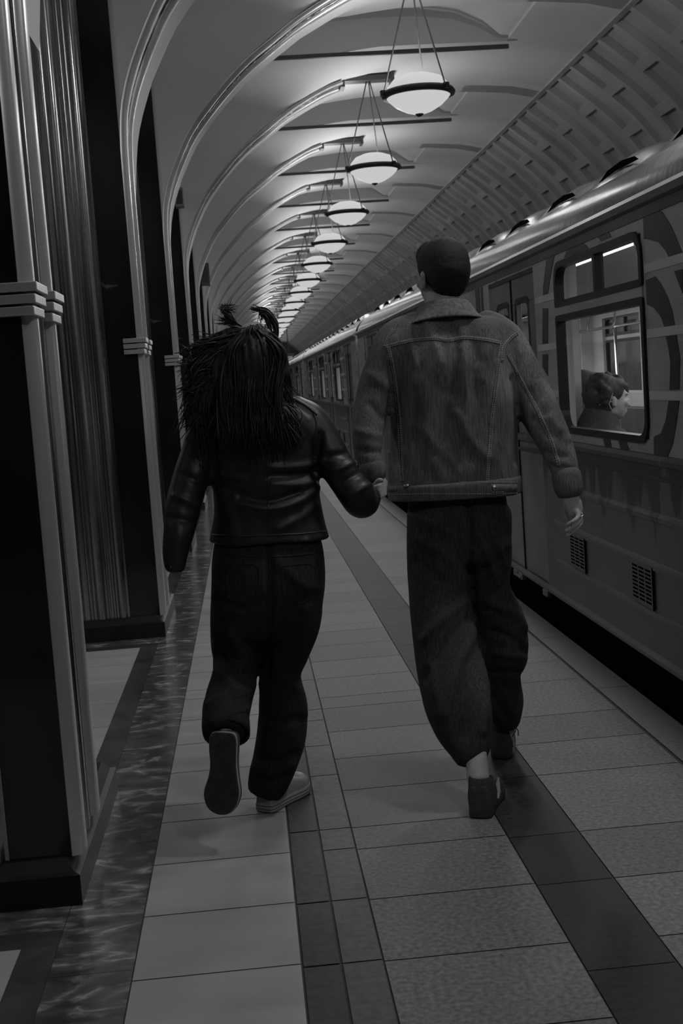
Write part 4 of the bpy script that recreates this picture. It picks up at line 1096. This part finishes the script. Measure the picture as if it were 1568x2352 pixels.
limb(b, [(858, 1130, Yh, 14, .014), (866, 1120, Yh, 17, .013), (872, 1110, Yh+.005, 15, .011)], k=4)
for i, (dx, dy) in enumerate(((0, 0), (3, 7), (5, 14), (6, 21))):
    finger(b, [hw_(868+dx*.5, 1106+dy, .0), hw_(882-dx*.3, 1104+dy, .006), hw_(887-dx*.6, 1112+dy, .022), hw_(878-dx*.5, 1118+dy, .036)], .0082-.0005*i, .0062-.0003*i)
finger(b, [hw_(860, 1118, -.012), hw_(864, 1108, -.026), hw_(872, 1102, -.034), hw_(878, 1104, -.032)], .0092, .007)
Yl = 3.92; hl = lambda x, y, d=0: at(x, y, Yl+d)
limb(b, [(404, 1272, Yl, 15, .015), (403, 1286, Yl, 16, .013), (404, 1298, Yl, 14, .011)], k=4)
for i in range(4):
    finger(b, [hl(395+5.5*i, 1292, -.01+.008*i), hl(394+5.5*i, 1304, -.012+.009*i), hl(398+5*i, 1312, .004+.009*i), hl(402+4*i, 1312, .016+.009*i)], .0076, .006)
finger(b, [hl(414, 1284, .012), hl(420, 1294, .014), hl(419, 1303, .016), hl(415, 1308, .016)], .009, .0068)
limb(b, [(617, 1250, DWm, 92, .10), (617, 1310, DWm, 104, .11)])
limb(b, [(672, 1300, 4.05, 52, .08), (668, 1420, 4.07, 42, .065), (652, 1540, 4.10, 32, .05), (642, 1640, 4.13, 30, .045), (628, 1730, 4.15, 24, .034), (618, 1790, 4.17, 20, .028), (612, 1825, 4.18, 20, .028)])
limb(b, [(560, 1300, 4.05, 52, .08), (548, 1410, 4.08, 42, .065), (536, 1510, 4.10, 32, .05), (528, 1560, 4.06, 30, .046), (524, 1620, 3.96, 30, .045), (520, 1670, 3.88, 24, .034), (514, 1700, 3.82, 20, .030)])
body = keep(remeshed(b, 'body', M['skin'], None, .0045, 3), wom)
eyes((HW.x, HW.y, HW.z), -.15, .94, wom)
# leather jacket
b = MB()
limb(b, [(604, 915, DWm, 42, .075), (604, 930, DWm, 82, .09), (602, 955, DWm, 122, .105), (600, 1000, DWm, 130, .115), (604, 1060, DWm, 128, .118), (612, 1120, DWm, 123, .115), (616, 1170, DWm, 126, .118), (617, 1215, DWm, 134, .125), (618, 1240, DWm, 139, .13)], n=40, expo=2.35, ends=False)
limb(b, [(672, 945, 4.05, 40, .06), (715, 970, 4.05, 42, .066), (750, 1030, 4.03, 41, .062), (782, 1085, 4.01, 42, .058), (812, 1128, 4.0, 41, .055), (832, 1155, 4.03, 36, .048), (843, 1150, 4.08, 30, .040), (854, 1134, 4.11, 24, .032)], n=28)
limb(b, [(535, 950, 4.05, 40, .06), (485, 975, 4.05, 42, .066), (455, 1050, 4.04, 42, .062), (434, 1120, 4.01, 40, .058), (417, 1190, 3.98, 38, .052), (407, 1245, 3.95, 34, .045), (404, 1304, 3.93, 25, .034)], n=28)
jw = keep(remeshed(b, 'leather_jacket', M['leather'], None, .007, 3), wom)
S = [([(620, 1075), (690, 1072), (735, 1060)], .009, 8), ([(620, 1092), (690, 1090), (735, 1080)], -.009, 8), ([(625, 1112), (690, 1115), (735, 1100)], .009, 8), ([(560, 1160), (620, 1170), (690, 1150), (730, 1120)], .011, 10),
     ([(550, 1140), (620, 1150), (690, 1130)], -.010, 9), ([(500, 1090), (560, 1100)], .007, 8), ([(500, 1120), (550, 1130)], -.006, 8), ([(640, 1215), (690, 1190), (725, 1160)], .006, 10), ([(690, 1180), (700, 1230)], -.005, 8),
     ([(735, 1000), (725, 1060), (728, 1100)], -.012, 9), ([(487, 1020), (495, 1090)], -.012, 9), ([(750, 1050), (795, 1040)], -.008, 7), ([(765, 1085), (810, 1062)], .008, 7), ([(780, 1110), (825, 1085)], -.008, 7), ([(800, 1140), (850, 1110)], .007, 7),
     ([(420, 1090), (465, 1110)], -.007, 8), ([(405, 1140), (455, 1160)], .007, 8), ([(395, 1190), (445, 1200)], -.007, 8), ([(640, 940), (690, 965), (720, 1000)], .006, 12), ([(680, 930), (715, 950)], -.005, 9), ([(530, 1180), (540, 1230)], .006, 12)]
sculpt(jw, S, .0032, 10, 11, 1.2)
T = bvh(jw); b = MB()
ribbon(b, T, [(719, 945), (727, 975), (722, 1010), (728, 1045)], 2.6, .0018); ribbon(b, T, [(616, 960), (614, 1080), (618, 1232)], 2.2, .0014)
ribbon(b, T, [(482, 1228), (560, 1231), (620, 1229), (690, 1226), (752, 1220)], 2.0, .0016)
ribbon(b, T, [(672, 915), (700, 930), (728, 952)], 3.5, .003)
o = b.build('raised_seam', M['leather'], None, smooth=True); o.parent = jw
b = MB(); n = 26; cN = at(607, 905, 4.05); rows = []
for rx, ry, dz in ((.060, .066, .030), (.066, .074, .036), (.076, .084, .012), (.088, .092, -.010), (.086, .090, -.016)):
    rows.append([(cN.x+rx*math.cos(a), cN.y+ry*math.sin(a), cN.z+dz-.018*(1+math.sin(a))) for a in [math.radians(-90+(j/(n-1)-.5)*280) for j in range(n)]])
b.add([p for r in rows for p in r], [(i*n+j, i*n+j+1, (i+1)*n+j+1, (i+1)*n+j) for i in range(4) for j in range(n-1)])
col = b.build('collar', M['leather'], jw, smooth=True); col.modifiers.new('solid', 'SOLIDIFY').thickness = .004
b = MB()
for i in range(9):      # zip on the right cuff
    q = at(838+2.2*i, 1098+3.2*i, 3.995+.008*i); b.ell(q, (.003, .003, .0018), 6, 4)
b.build('cuff_zip', M['metal'], jw)
# loose black jeans, left leg kicked up behind
b = MB()
limb(b, [(618, 1228, DWm, 118, .11), (617, 1270, DWm, 126, .125), (616, 1330, DWm, 130, .14), (616, 1390, DWm, 126, .13), (616, 1430, DWm, 118, .115)], n=40, expo=2.4)
limb(b, [(668, 1330, 4.05, 70, .13), (674, 1420, 4.06, 66, .115), (660, 1490, 4.08, 56, .10), (646, 1545, 4.10, 48, .09), (650, 1620, 4.12, 56, .095), (645, 1690, 4.14, 58, .10), (630, 1750, 4.16, 54, .095), (615, 1795, 4.17, 50, .085), (607, 1822, 4.17, 40, .07)], n=36, expo=2.2, ends=False)
limb(b, [(560, 1330, 4.05, 74, .13), (552, 1410, 4.07, 70, .115), (545, 1470, 4.09, 62, .10), (542, 1515, 4.11, 54, .09), (538, 1550, 4.06, 50, .09), (530, 1590, 4.0, 54, .088), (522, 1630, 3.94, 56, .085), (517, 1665, 3.89, 53, .08), (516, 1690, 3.86, 48, .075)], n=36, expo=2.2, ends=False)
tw = keep(remeshed(b, 'loose_jeans', M['trouser_w'], None, .008, 3), wom)
S = [([(616, 1250), (620, 1400), (612, 1560)], -.016, 8), ([(530, 1450), (545, 1480), (555, 1530)], .020, 12), ([(500, 1545), (560, 1590), (590, 1570)], .010, 12), ([(500, 1500), (540, 1540), (580, 1545)], -.012, 9),
     ([(500, 1660), (530, 1640), (565, 1630)], .010, 8), ([(480, 1620), (510, 1600)], .008, 9), ([(640, 1290), (690, 1340), (730, 1350)], .007, 12), ([(500, 1380), (560, 1400), (600, 1380)], -.007, 10), ([(650, 1560), (690, 1590), (700, 1640)], .008, 12),
     ([(600, 1640), (640, 1660), (690, 1650)], -.007, 10), ([(585, 1740), (630, 1750), (680, 1730)], -.009, 8), ([(580, 1765), (630, 1775), (670, 1755)], .008, 8), ([(575, 1790), (620, 1795), (655, 1785)], -.007, 7), ([(700, 1400), (690, 1480)], .007, 12)]
sculpt(tw, S, .0035, 9, 21, .5)
T = bvh(tw); b = MB()
ribbon(b, T, [(617, 1262), (619, 1330), (618, 1400)], 2.2, .0016); ribbon(b, T, [(500, 1270), (560, 1277), (617, 1279), (680, 1276), (738, 1268)], 1.8, .0016)
for x0, x1 in ((520, 590), (650, 720)): ribbon(b, T, [(x0, 1300), (x0+2, 1365), ((x0+x1)/2, 1385), (x1-2, 1365), (x1, 1300), (x0, 1300)], 1.6, .0016)
o = b.build('raised_seam', M['trouser_w'], None, smooth=True); o.parent = tw
# open hem of the raised leg
b = MB(); n = 28; rows = []
C0 = at(524, 1672, 3.87); ax = (at(516, 1700, 3.85)-at(522, 1630, 3.94)).normalized(); A = ax.cross(Vector((0, 1, 0))).normalized(); B = A.cross(ax).normalized()
for (t, s_) in ((-.03, .99), (0, 1.04), (.022, 1.05), (.022, .97), (-.03, .90)):
    rows.append([C0+ax*t+(A*.066*math.cos(2*math.pi*j/n)+B*.070*math.sin(2*math.pi*j/n))*s_-B*.0 for j in range(n)])
b.add([p for r in rows for p in r], [(i*n+j, i*n+(j+1) % n, (i+1)*n+(j+1) % n, (i+1)*n+j) for i in range(4) for j in range(n)])
b.build('trouser_hem', M['trouser_w'], tw, smooth=True)
# canvas shoes: planted right shoe, and the left one kicked up with its sole to the camera
p = at(604, 1852, 4.12); p.z = .003
m1 = Matrix.Translation(p) @ Matrix.Rotation(-.62, 4, 'Z')
sA = shoe(None, m1, L=.262, wide=.105, low='canvas', side='rubber_white', st=.030); keep(sA, wom)
# heel of raised shoe at (512,1690), toe at (512,1876); sole normal towards camera
he = at(512, 1682, 3.80); to = at(510, 1872, 3.78)
yv = (to-he).normalized(); nv = (Vector(CAMP)-he); nv = (nv-yv*nv.dot(yv)).normalized(); nv = (nv+Vector((-.22, 0, -.05))).normalized(); nv = (nv-yv*nv.dot(yv)).normalized()
zv = -nv; xv = yv.cross(zv)
m2 = Matrix((( *xv, 0), (*yv, 0), (*zv, 0), (0, 0, 0, 1))).transposed(); m2.translation = he
sB = shoe(None, m2, L=(to-he).length, wide=.118, low='canvas', side='rubber_white', st=.030); keep(sB, wom)
# ---- long wind-blown hair
b = MB()
limb(b, [(590, 760, 4.0, 28, .06), (588, 780, 4.0, 50, .085), (585, 815, 3.99, 60, .098), (580, 850, 3.98, 63, .090), (578, 895, 3.97, 70, .072), (580, 940, 3.96, 68, .050), (585, 985, 3.955, 54, .034), (592, 1020, 3.95, 30, .022)], n=32, expo=2.1)
limb(b, [(560, 805, 3.99, 42, .07), (520, 850, 3.98, 40, .06), (488, 905, 3.98, 30, .04), (475, 950, 3.98, 16, .02)], n=24)
core = keep(remeshed(b, 'hair', M['hair'], None, .008, 3), wom)
co, no = get(core.data)
ang = np.arctan2(co[:, 1]-HW.y, co[:, 0]-HW.x)
put(core.data, co+no*((np.sin(ang*34+co[:, 2]*22)*.004+np.sin(ang*71-co[:, 2]*35)*.0022))[:, None])
b = MB(); rs = random.Random(5)
def lock(p0, p1, p2, p3, d0, d1, r=.0045, n=5, jit=1):
    for i in range(n):
        j = lambda s: rs.gauss(0, s*jit*min(1, n*.12))
        pts = [(p0[0]+j(5), p0[1]+j(5), d0+j(.01)), (p1[0]+j(7), p1[1]+j(7), d0+(d1-d0)*.3+j(.015)), (p2[0]+j(9), p2[1]+j(9), d0+(d1-d0)*.7+j(.02)), (p3[0]+j(12), p3[1]+j(14), d1+j(.03))]
        C = catmull(pts, 5); P = [at(*q) for q in C]; m = len(P); rr = r*rs.uniform(.35, 1.0)
        # gentle wave
        ph = rs.uniform(0, 6.28); P = [q+Vector((math.sin(i_*.5+ph)*.006*(i_/m), math.cos(i_*.4+ph)*.005, 0)) for i_, q in enumerate(P)]
        b.tube(P, [rr*(1-.8*(i_/(m-1))**1.6)+.0004 for i_ in range(m)], 5)
# over the crown and down the back
for i in range(150):
    u = rs.random(); x = 522+u*122; w0 = rs.uniform(-1, 1)
    lock((578+(x-585)*.25, 752+abs(x-585)*.12), (x+(x-585)*.12, 812), (x-(1-u)*14+rs.gauss(0, 7), 905), (x-(1-u)*10+rs.gauss(0, 14)+(x-585)*.15, 985+rs.random()*60), 3.93, 3.905, .0050, 4)
for i in range(40): lock((600, 756), (640, 790), (652+rs.gauss(0, 4), 860), (656+rs.gauss(0, 9), 930+rs.gauss(0, 18)), 3.97, 3.96, .0045, 4)
for i in range(26): lock((600, 880), (640, 920), (665+rs.gauss(0, 8), 955), (682+rs.gauss(0, 10), 1005+rs.gauss(0, 18)), 3.95, 3.92, .0038, 4)
# streaming out to the left
for i in range(110):
    y = 770+rs.random()*110; lock((560, y-15), (508, y+2), (466+rs.gauss(0, 12), y+38+rs.gauss(0, 14)), (438+rs.gauss(0, 18), y+80+rs.gauss(0, 32)), 3.97, 3.96, .0044, 4)
for i in range(60): lock((525, 845), (486, 890), (464+rs.gauss(0, 10), 935), (474+rs.gauss(0, 18), 990+rs.gauss(0, 24)), 3.96, 3.96, .0044, 4)
for i in range(40): lock((572, 760), (538, 758), (510+rs.gauss(0, 8), 778+rs.gauss(0, 8)), (482+rs.gauss(0, 14), 808+rs.gauss(0, 20)), 3.98, 3.98, .0036, 4)
# tufts thrown up from the crown
for i in range(22): lock((568, 764), (538, 748), (521, 724), (517+rs.gauss(0, 4), 702), 4.0, 4.02, .0036, 4, .5)
for i in range(7): lock((552, 750), (528, 728), (516, 710), (536+rs.gauss(0, 3), 706), 4.0, 4.0, .0024, 4)
for i in range(20): lock((634, 790), (632, 748), (614, 716), (586+rs.gauss(0, 4), 709), 4.0, 4.02, .0034, 4, .5)
for i in range(6): lock((622, 768), (613, 730), (600, 716), (603+rs.gauss(0, 3), 736), 4.0, 4.0, .0024, 3)
for i in range(10): lock((575+rs.gauss(0, 14), 765), (540, 750), (524+rs.gauss(0, 5), 742), (508+rs.gauss(0, 6), 735+rs.gauss(0, 6)), 4.0, 4.0, .002, 3)
keep(b.build('loose_locks', M['hair'], None, smooth=True), wom).parent = core
tag(wom, 'person with long wind-blown hair in black leather jacket and loose jeans, one foot kicked up', 'person')

# ------------------------------------------------------------------ passengers in the nearest car
def passenger(loc, yaw, hairstyle, label, hat=False, sc=1.0):
    r = empty('person'); r.matrix_world = Matrix.Translation(loc)
    R_ = Matrix.Rotation(yaw, 3, 'Z')
    W = lambda x, y, z: Vector(loc)+R_ @ Vector((x, y, z))
    Z = .44; hc = W(0, .04, Z+.735)
    b = MB(); head(b, hc, yaw=yaw, s=1.0, pitch=-.12)
    def LB(pts, **kw): limb(b, [(*W(*p[:3]), p[3], p[4]) for p in pts], world=True, **kw)
    LB([(0, -.02, Z+.60, .055, .055), (0, .0, Z+.68, .05, .05)])
    LB([(0, 0, Z, .17, .12), (0, -.02, Z+.25, .15, .11), (0, -.03, Z+.50, .17, .10), (0, -.02, Z+.60, .06, .06)])
    for s in (-1, 1):
        LB([(s*.10, .0, Z+.04, .08, .08), (s*.12, .42, Z+.04, .06, .06), (s*.12, .45, Z-.05, .055, .055), (s*.12, .42, .10, .04, .04), (s*.12, .46, .05, .04, .04)])
        LB([(s*.18, -.02, Z+.52, .05, .05), (s*.22, .05, Z+.28, .042, .042), (s*.13, .26, Z+.22, .032, .032), (s*.06, .34, Z+.22, .03, .03)])
        for i in range(4): finger(b, [W(s*(.07-.008*i), .34, Z+.235-.016*i), W(s*(.03-.0*i), .37, Z+.235-.016*i), W(s*.005, .355, Z+.225-.016*i)], .008, .006)
        finger(b, [W(s*.06, .33, Z+.25), W(s*.04, .36, Z+.265), W(s*.02, .38, Z+.26)], .009, .007)
    keep(remeshed(b, 'body', M['skin'], None, .007, 2), r)
    b = MB()
    LB([(0, 0, Z-.02, .20, .15), (0, -.02, Z+.22, .19, .15), (0, -.03, Z+.46, .22, .14), (0, -.02, Z+.58, .12, .10), (0, 0, Z+.63, .08, .08)], expo=2.3)
    for s in (-1, 1):
        LB([(s*.17, -.02, Z+.53, .08, .08), (s*.23, .05, Z+.27, .065, .065), (s*.14, .25, Z+.21, .048, .048), (s*.09, .31, Z+.21, .042, .042)])
        LB([(s*.10, -.02, Z+.02, .11, .10), (s*.12, .40, Z+.03, .085, .085), (s*.12, .46, Z-.05, .08, .08), (s*.12, .43, .14, .06, .06)])
    LB([(0, -.05, Z+.58, .11, .09), (0, -.03, Z+.66, .085, .08)])
    keep(remeshed(b, 'coat', M['knit'], None, .010, 2), r)
    for s in (-1, 1):
        b = MB(); b.ell(W(s*.12, .50, .04), (.045, .12, .04), 14, 8, R_); o_ = b.build('shoe', M['suede'], None, smooth=True); keep(o_, r)
    b = MB(); H_ = lambda x, y, z: hc+R_ @ Vector((x, y, z))
    b.ell(H_(0, -.025, .035), (.088, .102, .088), 24, 14, R_); b.ell(H_(0, -.055, -.02), (.082, .072, .085), 24, 14, R_); b.ell(H_(0, .015, .065), (.074, .075, .045), 20, 12, R_)
    if hairstyle == 'curly':
        rs_ = random.Random(3)
        for i in range(150):
            a = rs_.uniform(math.pi*1.05-1.75, math.pi*1.95+.1-.2); e = rs_.uniform(-.9, 1.2); v = Vector((math.cos(a)*math.cos(e)*.096, math.sin(a)*math.cos(e)*.112-.02, math.sin(e)*.108+.022)); b.ell(H_(*v), (rs_.uniform(.016, .030),)*3, 8, 6)
    hr = keep(remeshed(b, 'hair', M['hair_pass'], None, .006, 1), r)
    return r, hc, R_
pA, hA, RA = passenger((1.93, 6.72, .05), -math.pi/2+.1, 'curly', '')
tag(pA, 'person with curly dark hair in a dark coat, in profile behind the nearest train window', 'person')
b = MB(); b.tube([hA+RA @ Vector((.084, -.02, -.015)), hA+RA @ Vector((.086, -.06, -.02)), hA+RA @ Vector((.07, -.10, -.03))], .003, 6); b.tube([hA+RA @ Vector((.088, -.02, .03)), hA+RA @ Vector((.09, -.045, -.03)), hA+RA @ Vector((.086, -.03, -.06))], .0028, 6)
keep(b.build('mask_cord', M['rubber_white'], None), pA)
pB, hB, RB = passenger((1.94, 7.22, .09), -math.pi/2-.2, 'short', '')
tag(pB, 'person with short dark hair seated farther in, partly hidden behind the curly-haired passenger', 'person')
